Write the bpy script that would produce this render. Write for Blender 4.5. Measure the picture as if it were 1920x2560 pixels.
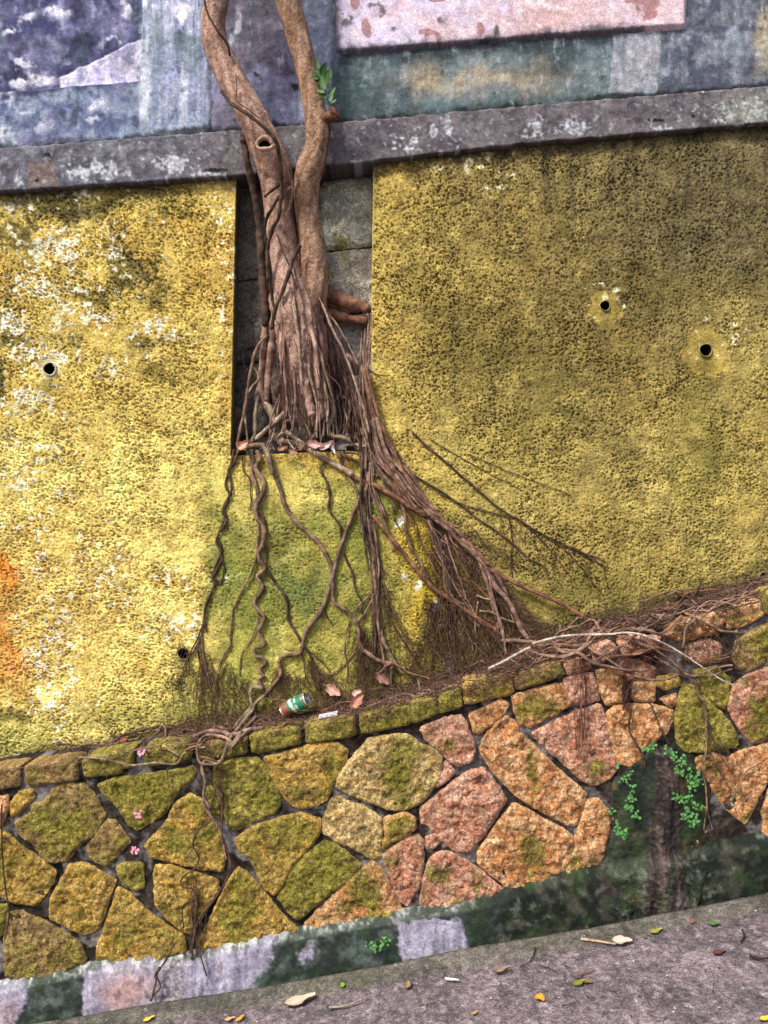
import bpy, math, random
import numpy as np
from mathutils import Matrix, Vector, Euler
from mathutils.geometry import delaunay_2d_cdt

random.seed(7)
rng = np.random.default_rng(7)
for o in list(bpy.data.objects):
    bpy.data.objects.remove(o)
scene = bpy.context.scene
COL = scene.collection

# ------------------------------------------------------------------ camera, sky, sun, exposure
S = 580.0            # photo pixels per metre on the roughcast wall plane (y = 0)
D = 3.5              # camera distance from that wall
CAMZ = 1.77          # eye height above the pavement
cam_d = bpy.data.cameras.new("camera")
cam = bpy.data.objects.new("camera", cam_d)
COL.objects.link(cam)
cam.location = (0, -D, CAMZ)
cam.rotation_euler = (math.radians(90), 0, 0)
cam_d.sensor_fit = 'VERTICAL'
cam_d.sensor_height = 24
cam_d.lens = 24 * D / (2560 / S)
cam_d.clip_end = 500
scene.camera = cam

SUN_EL, SUN_AZ = math.radians(48), math.radians(-42)      # high, from the left behind the camera
world = bpy.data.worlds.new("World")
scene.world = world
world.use_nodes = True
wn = world.node_tree
wn.nodes.clear()
sky = wn.nodes.new('ShaderNodeTexSky')
sky.sky_type = 'NISHITA'
sky.sun_disc = False
sky.sun_elevation = SUN_EL
sky.sun_rotation = math.radians(180) + SUN_AZ * -1
sky.air_density = 1.0
sky.dust_density = 4.0
bg = wn.nodes.new('ShaderNodeBackground')
bg.inputs['Strength'].default_value = 0.07
wo = wn.nodes.new('ShaderNodeOutputWorld')
wn.links.new(sky.outputs[0], bg.inputs[0])
wn.links.new(bg.outputs[0], wo.inputs[0])

sun_d = bpy.data.lights.new("sun", 'SUN')
sun_d.energy = 1.5
sun_d.angle = math.radians(10)
sun_d.color = (1.0, 0.95, 0.87)
sun = bpy.data.objects.new("sun", sun_d)
COL.objects.link(sun)
# direction towards the sun: left (-x), behind camera (-y), up
sdir = Vector((math.sin(SUN_AZ) * math.cos(SUN_EL), -math.cos(SUN_AZ) * math.cos(SUN_EL), math.sin(SUN_EL)))
sun.rotation_euler = sdir.to_track_quat('Z', 'Y').to_euler()
sun.location = sdir * 20

scene.view_settings.view_transform = 'Standard'
scene.view_settings.look = 'None'
scene.view_settings.gamma = 1.0
scene.view_settings.exposure = 1.5
scene.view_settings.use_curve_mapping = False
scene.cycles.max_bounces = 5
scene.cycles.diffuse_bounces = 3

G = 1.25   # how much brighter a lit surface reads than its own base colour


def C(r, g, b):
    c = np.array([r, g, b], float) / 255.0
    return np.where(c <= 0.04045, c / 12.92, ((c + 0.055) / 1.055) ** 2.4) / G


# ------------------------------------------------------------------ pixel <-> place
def P(px, py, y):
    px = np.asarray(px, float); py = np.asarray(py, float); y = np.asarray(y, float)
    k = (D + y) / D / S
    return np.stack(np.broadcast_arrays((px - 960) * k, y, CAMZ + (1280 - py) * k), -1)


REG = {'A': (0, 1780, 2.592), 'B': (500, 1780, 2.592), 'C': (1000, 1600, 2.592), 'E': (1300, 1380, 2.676),
       'D': (700, 2100, 1.36), 'T': (450, 0, 3.016), 'N': (540, 600, 3.318), 'L': (440, 1080, 2.9625),
       'R': (860, 1080, 2.592), 'K': (600, 1650, 1.904), 'S': (0, 0, 1.0)}


def Z(reg, pts):
    x0, y0, s = REG[reg]
    p = np.asarray(pts, float)
    return p / s + np.array([x0, y0])


# ------------------------------------------------------------------ noise
def _hash(ix, iy, seed):
    h = (ix.astype(np.int64) * 374761393 + iy.astype(np.int64) * 668265263 + seed * 1274126177) & 0xFFFFFFFF
    h = ((h ^ (h >> 13)) * 1274126177) & 0xFFFFFFFF
    h = h ^ (h >> 16)
    return (h & 0xFFFFFF) / float(0x1000000)


def noise(x, y, seed=0):
    x = np.asarray(x, float); y = np.asarray(y, float)
    ix = np.floor(x); iy = np.floor(y)
    fx = x - ix; fy = y - iy
    ux = fx * fx * fx * (fx * (fx * 6 - 15) + 10); uy = fy * fy * fy * (fy * (fy * 6 - 15) + 10)
    r = 0
    for dx in (0, 1):
        for dy in (0, 1):
            a = _hash(ix + dx, iy + dy, seed) * 2 * np.pi
            g = np.cos(a) * (fx - dx) + np.sin(a) * (fy - dy)
            r = r + g * (ux if dx else 1 - ux) * (uy if dy else 1 - uy)
    return r * 1.5


def fbm(x, y, octv=4, seed=0, gain=0.5):
    a, f, s, t = 1.0, 1.0, 0.0, 0.0
    for i in range(octv):
        s = s + a * noise(x * f, y * f, seed + i * 17)
        t += a
        a *= gain; f *= 2.03
    return s / t * 1.3


def worley(x, y, seed=0, jit=.9):
    ix = np.floor(x); iy = np.floor(y)
    best = np.full(np.shape(x), 9.0); cell = np.zeros(np.shape(x))
    for dx in (-1, 0, 1):
        for dy in (-1, 0, 1):
            hx = _hash(ix + dx, iy + dy, seed); hy = _hash(ix + dx, iy + dy, seed + 7)
            d = (ix + dx + .5 + (hx - .5) * jit - x) ** 2 + (iy + dy + .5 + (hy - .5) * jit - y) ** 2
            m = d < best
            best = np.where(m, d, best); cell = np.where(m, _hash(ix + dx, iy + dy, seed + 13), cell)
    return np.sqrt(best), cell


def sst(a, b, x):
    t = np.clip((x - a) / (b - a), 0, 1)
    return t * t * (3 - 2 * t)


def mix(a, b, m):
    m = np.asarray(m)[..., None]
    return a * (1 - m) + b * m


def blob(px, py, cx, cy, rx, ry):
    return np.exp(-(((px - cx) / rx) ** 2 + ((py - cy) / ry) ** 2))


def box(px, py, x0, x1, y0, y1, e=8):
    return sst(x0 - e, x0 + e, px) * (1 - sst(x1 - e, x1 + e, px)) * sst(y0 - e, y0 + e, py) * (1 - sst(y1 - e, y1 + e, py))


# ------------------------------------------------------------------ meshes and objects
def mesh_np(name, V, F, col=None, smooth=True):
    """V (n,3), F (m,k) faces with k = 3 or 4 (or a list of such arrays)"""
    V = np.asarray(V, np.float32).reshape(-1, 3)
    Fs = [np.asarray(f, np.int32) for f in (F if isinstance(F, list) else [F]) if len(f)]
    me = bpy.data.meshes.new(name)
    me.vertices.add(len(V))
    me.vertices.foreach_set('co', V.ravel())
    idx = np.concatenate([f.ravel() for f in Fs])
    tot = np.concatenate([np.full(len(f), f.shape[1], np.int32) for f in Fs])
    st = np.concatenate([[0], np.cumsum(tot)[:-1]]).astype(np.int32)
    me.loops.add(len(idx))
    me.loops.foreach_set('vertex_index', idx)
    me.polygons.add(len(tot))
    me.polygons.foreach_set('loop_start', st)
    me.polygons.foreach_set('loop_total', tot)
    me.polygons.foreach_set('use_smooth', np.full(len(tot), smooth, bool))
    me.update(calc_edges=True)
    me.validate()
    if col is not None:
        col = np.asarray(col, np.float32).reshape(-1, col.shape[-1])
        c4 = np.ones((len(V), 4), np.float32)
        c4[:, :3] = np.clip(col[:, :3], 0.001, 1)
        at = me.attributes.new('Col', 'FLOAT_COLOR', 'POINT')
        at.data.foreach_set('color', c4.ravel())
    return me


def grid_faces(ny, nx, mask=None):
    i = np.arange(ny * nx).reshape(ny, nx)
    q = np.stack([i[:-1, :-1], i[1:, :-1], i[1:, 1:], i[:-1, 1:]], -1)
    return q[mask] if mask is not None else q.reshape(-1, 4)


def thing(name, label, cat, loc=(0, 0, 0), group=None):
    o = bpy.data.objects.new(name, None)
    o.empty_display_size = 0.1
    o.location = loc
    COL.objects.link(o)
    o['label'] = label; o['category'] = cat
    if group: o['group'] = group
    return o


def obj(name, me, mat=None, parent=None, label=None, kind=None, cat=None, group=None, mw=None):
    if mat is not None and not me.materials:
        me.materials.append(mat)
    o = bpy.data.objects.new(name, me)
    COL.objects.link(o)
    if mw is not None:
        o.matrix_world = mw
    if parent is not None:
        o.parent = parent
        if parent.type == 'EMPTY':                 # part meshes already sit in place: their own frame is the world's
            o.matrix_parent_inverse = Matrix.Translation(-Vector(parent.location))
    if label: o['label'] = label
    if kind: o['kind'] = kind
    if cat: o['category'] = cat
    if group: o['group'] = group
    return o


def base_obj(name, V, F, mat, col=None, smooth=True, **kw):
    """top-level single mesh with its origin at its base"""
    V = np.asarray(V, float).reshape(-1, 3)
    o0 = np.array([V[:, 0].mean(), V[:, 1].mean(), V[:, 2].min()])
    return obj(name, mesh_np(name, V - o0, F, col, smooth), mat, mw=Matrix.Translation(Vector(o0)), **kw)


# ------------------------------------------------------------------ materials
def new_mat(name):
    m = bpy.data.materials.new(name)
    m.use_nodes = True
    nt = m.node_tree
    bs = nt.nodes['Principled BSDF']
    return m, nt, bs


def grain_mat(name, color=None, rough=0.9, layers=((180, 0.35), (600, 0.25)), bump=((400, 0.4, 0.002),), spec=0.25, sat_noise=None, stretch=None):
    """Base colour (attribute Col or a constant) broken up by grain; relief from noise."""
    m, nt, bs = new_mat(name)
    N, Lk = nt.nodes.new, nt.links.new
    tc = N('ShaderNodeTexCoord')
    vec = tc.outputs['Object']
    if stretch:
        mp = N('ShaderNodeMapping'); mp.inputs['Scale'].default_value = stretch
        Lk(vec, mp.inputs['Vector']); vec = mp.outputs['Vector']
    if color is None:
        at = N('ShaderNodeAttribute'); at.attribute_name = 'Col'
        c = at.outputs['Color']
    else:
        rg = N('ShaderNodeRGB'); rg.outputs[0].default_value = (*color, 1)
        c = rg.outputs[0]
    for i, (sc, amt) in enumerate(layers):
        nz = N('ShaderNodeTexNoise'); nz.inputs['Scale'].default_value = sc; nz.inputs['Detail'].default_value = 3
        Lk(vec, nz.inputs['Vector'])
        mr = N('ShaderNodeMapRange')
        mr.inputs['From Min'].default_value = 0.36; mr.inputs['From Max'].default_value = 0.64
        mr.inputs['To Min'].default_value = 1 - amt; mr.inputs['To Max'].default_value = 1 + amt
        Lk(nz.outputs['Fac'], mr.inputs['Value'])
        mx = N('ShaderNodeVectorMath'); mx.operation = 'SCALE'
        Lk(c, mx.inputs[0]); Lk(mr.outputs[0], mx.inputs['Scale'])
        c = mx.outputs[0]
    if sat_noise:
        sc, c2, lo, hi = sat_noise
        nz = N('ShaderNodeTexNoise'); nz.inputs['Scale'].default_value = sc; nz.inputs['Detail'].default_value = 4
        Lk(vec, nz.inputs['Vector'])
        mr = N('ShaderNodeMapRange'); mr.inputs['From Min'].default_value = lo; mr.inputs['From Max'].default_value = hi
        Lk(nz.outputs['Fac'], mr.inputs['Value'])
        mm = N('ShaderNodeMix'); mm.data_type = 'RGBA'
        Lk(mr.outputs[0], mm.inputs['Factor']); Lk(c, mm.inputs[6]); mm.inputs[7].default_value = (*c2, 1)
        c = mm.outputs[2]
    Lk(c, bs.inputs['Base Color'])
    bs.inputs['Roughness'].default_value = rough
    bs.inputs['Specular IOR Level'].default_value = spec
    nrm = None
    for sc, stg, dist in bump:
        nz = N('ShaderNodeTexNoise'); nz.inputs['Scale'].default_value = sc; nz.inputs['Detail'].default_value = 4
        Lk(vec, nz.inputs['Vector'])
        bp = N('ShaderNodeBump'); bp.inputs['Strength'].default_value = stg; bp.inputs['Distance'].default_value = dist
        Lk(nz.outputs['Fac'], bp.inputs['Height'])
        if nrm is not None: Lk(nrm, bp.inputs['Normal'])
        nrm = bp.outputs[0]
    if nrm is not None: Lk(nrm, bs.inputs['Normal'])
    return m


def L3(r, g, b):
    return tuple(float(v) for v in C(r, g, b))


M = {}
M['roughcast'] = grain_mat('roughcast', layers=((120, 0.2), (330, 0.3)), bump=((300, 0.7, 0.004), (800, 0.5, 0.002)), rough=0.95, spec=0.12)
M['plaster'] = grain_mat('plaster', layers=((40, 0.14), (130, 0.2), (380, 0.2)), bump=((90, 0.45, 0.004), (420, 0.5, 0.0015)), rough=0.85, spec=0.2)
M['stone'] = grain_mat('stone', layers=((55, 0.22), (125, 0.36), (300, 0.36)), bump=((110, 0.9, 0.009), (320, 0.8, 0.004)), rough=0.93, spec=0.15)
M['mortar'] = grain_mat('mortar', layers=((60, 0.3), (260, 0.35)), bump=((160, 0.7, 0.005), (600, 0.4, 0.002)), rough=0.95, spec=0.15)
M['wet'] = grain_mat('wet_crust', layers=((60, 0.3), (300, 0.4)), bump=((120, 0.7, 0.006), (420, 0.6, 0.003)), rough=0.62, spec=0.35)
M['pavement'] = grain_mat('pavement', layers=((45, 0.25), (130, 0.4), (300, 0.45)), bump=((220, 0.5, 0.003), (600, 0.4, 0.001)), rough=0.9, spec=0.2)
M['bark'] = grain_mat('bark', layers=((30, 0.14), (120, 0.22), (330, 0.3)), sat_noise=(170, L3(70, 48, 40), .63, .70), bump=((55, 0.7, 0.009), (240, 0.9, 0.005)), rough=0.88, spec=0.15)
M['root'] = grain_mat('root_bark', layers=((60, 0.3), (260, 0.35)), bump=((180, 0.7, 0.003),), rough=0.85, spec=0.2)
M['soil'] = grain_mat('soil', layers=((50, 0.3), (250, 0.4)), bump=((120, 0.8, 0.008),), rough=0.95, spec=0.1)
M['leafy'] = grain_mat('leaf', layers=((90, 0.25),), bump=((200, 0.3, 0.001),), rough=0.55, spec=0.35)
M['dark'] = grain_mat('dark_hollow', color=(0.008, 0.007, 0.006), layers=(), bump=(), rough=1, spec=0)
M['pipe'] = grain_mat('pipe_plastic', layers=((100, 0.2),), bump=(), rough=0.6, spec=0.3)
M['paint'] = grain_mat('can_paint', layers=((60, 0.15),), bump=((40, 0.3, 0.002),), rough=0.35, spec=0.5)
M['metal'] = grain_mat('can_metal', color=(0.55, 0.55, 0.56), layers=((80, 0.15),), bump=(), rough=0.3, spec=0.5)
M['metal'].node_tree.nodes['Principled BSDF'].inputs['Metallic'].default_value = 0.9

# ------------------------------------------------------------------ traced lines (photo pixels)
BACK = np.array([(-900, 2080), (0, 1912), (150, 1890), (347, 1850), (463, 1822), (625, 1795), (810, 1775), (984, 1735),
                 (1169, 1684), (1331, 1608), (1481, 1556), (1678, 1504), (1920, 1440), (2820, 1190)], float)
FRONT = np.array([(-900, 2095), (0, 1921), (64, 1913), (193, 1900), (285, 1884), (365, 1866), (475, 1857), (617, 1842),
                  (749, 1815), (886, 1790), (1025, 1765), (1091, 1746), (1170, 1708), (1278, 1685), (1395, 1654),
                  (1463, 1640), (1576, 1589), (1670, 1563), (1797, 1529), (1898, 1496), (1960, 1470), (2820, 1230)], float)
BAND_T = np.array([(-900, 440), (0, 370), (594, 324), (960, 295), (1359, 260), (1920, 214), (2820, 140)], float)
BAND_B = np.array([(-900, 540), (0, 478), (594, 440), (960, 399), (1307, 359), (1920, 307), (2820, 230)], float)
PLINTH_T = np.array([(-900, 2690), (0, 2470), (247, 2417), (463, 2397), (640, 2359), (700, 2343), (994, 2291), (1156, 2269),
                     (1273, 2235), (1413, 2195), (1920, 2095), (2820, 1920)], float)
LIP = np.array([(-900, 2760), (58, 2562), (208, 2540), (370, 2510), (640, 2470), (979, 2409), (1156, 2372), (1472, 2320),
                (1656, 2284), (1920, 2232), (2820, 2060)], float)


def line(L, x):
    return np.interp(x, L[:, 0], L[:, 1])


YS = -0.22           # front plane of the stone wall
HOLES = [(124, 922, 15, 'ring'), (1513, 764, 12, 'patch'), (1765, 875, 15, 'patch'), (459, 1634, 14, 'plain'),
         (1250, 1526, 10, 'plain'), (1908, 1447, 15, 'plain')]


def wall_bulge(px, py):
    """the render below the niche swells forward a little"""
    b = sst(1130, 1230, py) * (sst(500, 640, px) - sst(960, 1120, px))
    return b * (0.028 + 0.014 * fbm(px / 150.0, py / 190.0, 3, 91))


def surf_y(px, py):
    px = np.asarray(px, float); py = np.asarray(py, float)
    b = line(BACK, px); f = line(FRONT, px)
    t = np.clip((py - b) / np.maximum(f - b, 1), 0, 1)
    return -wall_bulge(px, py) * (1 - t) + t * (YS - 0.03)


# ================================================================== STRUCTURE
# ------------------------------------------------------------------ roughcast wall with its niche
def axis(lo, a, b, hi, fine, coarse):
    return np.concatenate([np.arange(lo, a, coarse), np.arange(a, b, fine), np.arange(b, hi + coarse, coarse)])


def roughcast():
    ax = axis(-800, -40, 1960, 2700, 2.1, 14)
    ay = np.arange(305, 2110, 2.1)
    ax[np.argmin(np.abs(ax - 590))] = 590.0; ax[np.argmin(np.abs(ax - 932.5))] = 932.5; ay[np.argmin(np.abs(ay - 1132.5))] = 1132.5
    # keep exact columns and rows for the niche opening
    NX0, NX1, NY1 = 590.0, 932.5, 1132.5
    PXg, PYg = np.meshgrid(ax, ay)
    keepx = (PXg > -2000)
    q = (PXg[:-1, :-1] + PXg[1:, 1:]) / 2, (PYg[:-1, :-1] + PYg[1:, 1:]) / 2
    cx, cy = q
    bk = line(BACK, cx); bt = (line(BAND_T, cx) + line(BAND_B, cx)) / 2
    mask = (cy < bk + 45) & (cy > bt)
    niche = (cx > NX0) & (cx < NX1) & (cy < NY1)
    mask &= ~niche
    for hx, hy, hr, kind in HOLES:
        mask &= ((cx - hx) ** 2 + (cy - hy) ** 2) > (hr * 0.96) ** 2
    ny, nx = PXg.shape
    # lean and slope of the opening
    lean = np.interp(PXg, [0, 590, 932, 1400], [0, -0.0205, -0.009, 0])
    wpx = PXg + lean * (PYg - 445) * (1 - sst(1200, 1500, PYg))
    wpy = PYg - 0.043 * (PXg - 756) * np.exp(-((PYg - 1132) / 60) ** 2) * box(PXg, PYg, 500, 1000, 0, 4000, 60)
    X, Y = wpx / S, wpy / S
    # relief
    patchm = np.zeros_like(X)
    for hx, hy, hr, kind in HOLES:
        if kind == 'patch':
            dd = np.hypot(wpx - hx, (wpy - hy) * 0.92 - 6) + 24 * fbm(wpx / 40, wpy / 40, 5, 5, .65)
            patchm = np.maximum(patchm, 1 - sst(54, 62, dd) if hx > 1600 else 1 - sst(36, 44, dd))
        if kind == 'ring':
            patchm = np.maximum(patchm, 1 - sst(18, 34, np.hypot(wpx - hx, wpy - hy)))
    wx, wy = X + 0.006 * noise(X * 60, Y * 60, 3), Y + 0.006 * noise(X * 60, Y * 60, 4)
    g1 = fbm(wx * 92 + wy * 24, wy * 140 - wx * 30, 3, 11, 0.6)
    g2 = fbm(wx * 30, wy * 40, 3, 12)
    lump = fbm(X * 9, Y * 9, 3, 13)
    amp = np.interp(fbm(X * 4.5, Y * 4.5, 4, 14, .6), [-0.4, 0.0, 0.4], [0.4, 0.9, 1.3])
    amp = amp * (1 - 0.45 * box(wpx, wpy, 500, 1010, 1150, 2000, 60))
    f1, pc_ = worley(wx * 74 + wy * 12 + .35 * g1, wy * 112 - wx * 22 + .35 * g1, 15)
    pits = (1 - sst(.14, .40, f1 + .14 * g1 + .34 * (pc_ - .4))) * np.where(pc_ > .15, 1, 0)
    grn_ = sst(.5, .8, f1)
    wn_ = rng.uniform(-1, 1, X.shape)
    h = 0.0030 * g1 - 0.0112 * pits + 0.0010 * grn_ + 0.0026 * g2 + 0.0010 * wn_
    h = h * amp * (1 - 0.88 * patchm) + 0.006 * lump - 0.003 * patchm
    dist = np.minimum(np.abs(PXg - NX0), np.abs(PXg - NX1)) / 6
    edge = np.where(PYg < NY1 + 3, np.clip(dist, 0.25, 1), 1)
    y = -(h * edge) - wall_bulge(wpx, wpy)
    p = P(wpx, wpy, 0.0)
    V = np.stack([p[..., 0], y, p[..., 2]], -1)

    # ---- colour: moss, dark lichen, grime, pale patches with shapes of their own
    w1 = fbm(X * 5, Y * 5, 4, 21); w2 = fbm(X * 5, Y * 5, 4, 22)
    qx, qy = wpx + 55 * w1, wpy + 55 * w2
    n_big = fbm(X * 2.2, Y * 2.2, 4, 23); n_mid = fbm(X * 9, Y * 9, 4, 24); n_fin = fbm(X * 34, Y * 34, 3, 25)
    yel, pale, ochre = C(226, 200, 108), C(253, 247, 212), C(200, 166, 84)
    dark, olive, green = C(78, 70, 46), C(126, 116, 52), C(138, 142, 48)
    c = mix(yel, ochre, sst(-0.25, 0.55, n_big + 0.4 * n_mid))
    low = box(qx, qy, -900, 560, 1050, 2100, 90)
    c = mix(c, C(240, 220, 128), low * 0.75)
    c = mix(c, C(204, 170, 80), sst(0.1, 0.5, n_mid) * 0.55)
    # right-hand side: browner, grimy
    rt = sst(860, 1150, qx)
    rc = mix(C(176, 154, 86), C(150, 132, 80), sst(-0.3, 0.4, n_big))
    rc = mix(rc, C(206, 186, 106), sst(0.0, 0.5, n_mid) * 0.7)
    rc = mix(rc, C(126, 114, 78), np.clip(sst(1150, 1750, qx) * (1 - sst(600, 1000, qy)) * 1.0, 0, 1))
    rc = mix(rc, C(122, 108, 58), np.clip(blob(qx, qy, 1350, 900, 330, 130) + blob(qx, qy, 1080, 830, 130, 90) + 0.7 * blob(qx, qy, 1000, 560, 90, 60) + blob(qx, qy, 1600, 720, 200, 50), 0, 1) * 0.6)
    rc = mix(rc, C(212, 192, 108), np.clip(blob(qx, qy, 1120, 1180, 330, 170) + 0.8 * blob(qx, qy, 1800, 1250, 260, 220) + 0.6 * blob(qx, qy, 1850, 860, 120, 120) + .5 * blob(qx, qy, 1150, 690, 120, 40) + .5 * blob(qx, qy, 980, 480, 100, 120), 0, 1) * 0.8)
    rc = mix(rc, C(120, 118, 48), np.clip(blob(qx, qy, 1760, 1130, 50, 230) + 0.8 * blob(qx, qy, 1480, 1500, 200, 70) + 0.6 * blob(qx, qy, 1350, 1080, 150, 110), 0, 1) * 0.55)
    streak = fbm(X * 24, Y * 2.0, 3, 27)
    rc = mix(rc, C(96, 86, 62), sst(0.0, 0.45, streak) * (1 - sst(430, 700, wpy)) * sst(1180, 1330, wpx) * 0.75)
    rc = rc * .94
    c = mix(c, rc, rt)
    # green moss under the niche
    gm = box(qx, qy, 520, 1000, 1165, 2000, 45)
    gc = mix(C(176, 166, 82), C(140, 142, 66), sst(-0.2, 0.4, n_big + 0.5 * n_mid))
    gc = mix(gc, C(98, 112, 62), np.clip(blob(qx, qy, 765, 1470, 70, 60) + 0.6 * blob(qx, qy, 690, 1350, 60, 120) + .6 * blob(qx, qy, 560, 1400, 40, 200), 0, 1) * 0.8)
    gc = mix(gc, C(232, 214, 120), np.clip(blob(qx, qy, 588, 1228, 42, 42) + blob(qx, qy, 750, 1225, 110, 45) + .5 * blob(qx, qy, 760, 1720, 90, 60), 0, 1) * 0.8)
    c = mix(c, gc, gm)
    c = mix(c, C(214, 186, 52), np.clip(blob(qx, qy, 1060, 1440, 45, 170), 0, 1) * 0.8)
    wh = np.zeros_like(X)
    for bx, by, rx, ry in ((999, 1311, 12, 22), (1039, 1462, 10, 18), (1118, 1655, 20, 40), (1088, 1512, 14, 24), (1005, 1440, 8, 10), (1110, 1560, 10, 20)):
        wh = np.maximum(wh, blob(qx * .4 + wpx * .6, qy * .4 + wpy * .6, bx, by, rx, ry))
    c = mix(c, C(250, 246, 226), sst(0.4, 0.75, wh))
    # dark lichen, top left
    dk = np.zeros_like(X)
    for bx, by, rx, ry, a in ((193, 510, 150, 46, 1.2), (30, 590, 60, 60, 1.1), (350, 490, 150, 30, 1.0), (90, 545, 40, 30, 1), (340, 680, 70, 70, 1), (240, 720, 60, 30, .9), (400, 750, 60, 60, .7),
                              (347, 845, 60, 45, .8), (30, 837, 50, 40, 1), (185, 855, 40, 35, .7), (390, 941, 80, 35, .6), (0, 945, 30, 60, .9), (45, 770, 14, 60, .9),
                              (216, 1520, 36, 28, .8), (20, 1790, 60, 35, .9), (500, 1720, 60, 60, .6), (470, 1700, 40, 30, .6), (60, 1500, 30, 40, .3), (480, 460, 90, 16, .5)):
        dk = np.maximum(dk, a * blob(qx, qy, bx, by, rx, ry))
    sp = sst(0.25, 0.75, dk + 0.55 * n_mid + 0.5 * n_fin - 0.02)
    c = mix(c, mix(dark, olive, sst(-.3, .4, n_mid)), sp * 0.85 * (dk > 0.05))
    c = mix(c, C(132, 138, 60), np.clip(blob(qx, qy, 30, 1860, 120, 60) + blob(qx, qy, 480, 1760, 90, 90) * .8 + .7 * blob(qx, qy, 300, 1800, 140, 40), 0, 1) * 0.7)
    # pale speckled patches
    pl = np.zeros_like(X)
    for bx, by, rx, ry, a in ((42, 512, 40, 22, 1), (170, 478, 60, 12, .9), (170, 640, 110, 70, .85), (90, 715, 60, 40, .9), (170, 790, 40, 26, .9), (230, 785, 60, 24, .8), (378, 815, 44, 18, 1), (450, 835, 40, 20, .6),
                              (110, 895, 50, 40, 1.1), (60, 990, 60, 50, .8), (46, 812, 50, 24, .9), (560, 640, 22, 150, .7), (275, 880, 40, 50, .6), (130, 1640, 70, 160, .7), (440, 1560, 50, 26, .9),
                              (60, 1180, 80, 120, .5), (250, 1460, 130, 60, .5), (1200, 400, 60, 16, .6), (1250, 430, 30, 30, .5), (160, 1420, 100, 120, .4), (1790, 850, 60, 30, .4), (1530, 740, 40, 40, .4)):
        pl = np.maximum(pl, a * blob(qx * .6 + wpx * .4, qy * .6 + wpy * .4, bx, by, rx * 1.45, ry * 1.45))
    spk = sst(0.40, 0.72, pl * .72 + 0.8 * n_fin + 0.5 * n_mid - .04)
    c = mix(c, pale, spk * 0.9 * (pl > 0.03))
    # rust at the left edge, grime below the coping
    og = np.clip(blob(qx, qy, -5, 1435, 42, 70) + .8 * blob(qx, qy, 20, 1660, 60, 70) + .6 * blob(qx, qy, 15, 1570, 40, 40) + .25 * blob(qx, qy, 150, 1500, 200, 200), 0, 1)
    c = mix(c, C(206, 118, 24), og * 0.85)
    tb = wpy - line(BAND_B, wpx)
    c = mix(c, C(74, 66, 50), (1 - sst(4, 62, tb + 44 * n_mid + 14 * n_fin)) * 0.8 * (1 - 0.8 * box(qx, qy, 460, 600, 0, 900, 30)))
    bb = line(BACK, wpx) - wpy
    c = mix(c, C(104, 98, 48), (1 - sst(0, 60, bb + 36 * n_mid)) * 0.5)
    c = mix(c, C(186, 162, 80), patchm * 0.6 * (1 - sst(-.1, .5, n_mid) * .5))
    for hx, hy, hr_, kind in HOLES:
        dx_ = (wpx - hx + 5 * n_mid) / (hr_ * (.9 + .006 * np.clip(wpy - hy, 0, 300)))
        drip_ = np.exp(-dx_ ** 2) * sst(hr_ * .6, hr_ * 1.4, wpy - hy) * (1 - sst(40, 150, wpy - hy + 30 * n_mid))
        c = mix(c, C(88, 80, 44), drip_ * .6 * (.7 + .6 * n_fin))
    c = mix(c, C(250, 240, 190), (patchm > 0.5) * (np.hypot(wpx - 124, wpy - 922) < 40) * 0.5)
    c = c * (1 + 0.16 * n_fin + 0.10 * wn_)[..., None]
    mott = fbm(X * 13, Y * 16, 4, 79, .6)
    c = c * (1 + .42 * mott + .18 * n_big)[..., None]
    c = mix(c, c * .5 + C(60, 56, 30) * .35, sst(.02, .42, fbm(X * 6, Y * 8, 5, 81, .65)) * (.25 + .3 * rt))
    c = mix(c, c * .55 + C(86, 84, 40) * .3, sst(.1, .4, fbm(X * 15, Y * 7, 4, 82, .65)) * (.2 + .25 * rt) * (1 - low))
    lt = sst(.12, .5, fbm(X * 7, Y * 9, 4, 80, .6) + .2 * low - .25 * rt)
    c = mix(c, np.minimum(c * 1.35 + C(70, 68, 56), .85), lt * .7)
    fk = fbm(X * 62, Y * 70, 2, 77)  # dark flecks put into the colour to look like more shaded pits
    c = mix(c, c * 0.35 + C(60, 52, 34) * .3, sst(.42, .62, fk + .25 * n_mid) * .75)
    c = mix(c, np.minimum(c * 1.5 + .05, .9), sst(.36, .6, fbm(X * 50, Y * 58, 2, 78) + .3 * n_mid) * .55 * (1 - .6 * rt))
    F = grid_faces(ny, nx, mask)
    # reveals of the niche
    i = np.arange(ny * nx).reshape(ny, nx)
    jx0 = int(np.argmin(np.abs(ax - NX0))); jx1 = int(np.argmin(np.abs(ax - NX1))); jy1 = int(np.argmin(np.abs(ay - NY1)))
    rows = np.arange(20, jy1 + 1)
    extra = []
    base = ny * nx
    Vall, Call = [V.reshape(-1, 3)], [c.reshape(-1, 3)]

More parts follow.
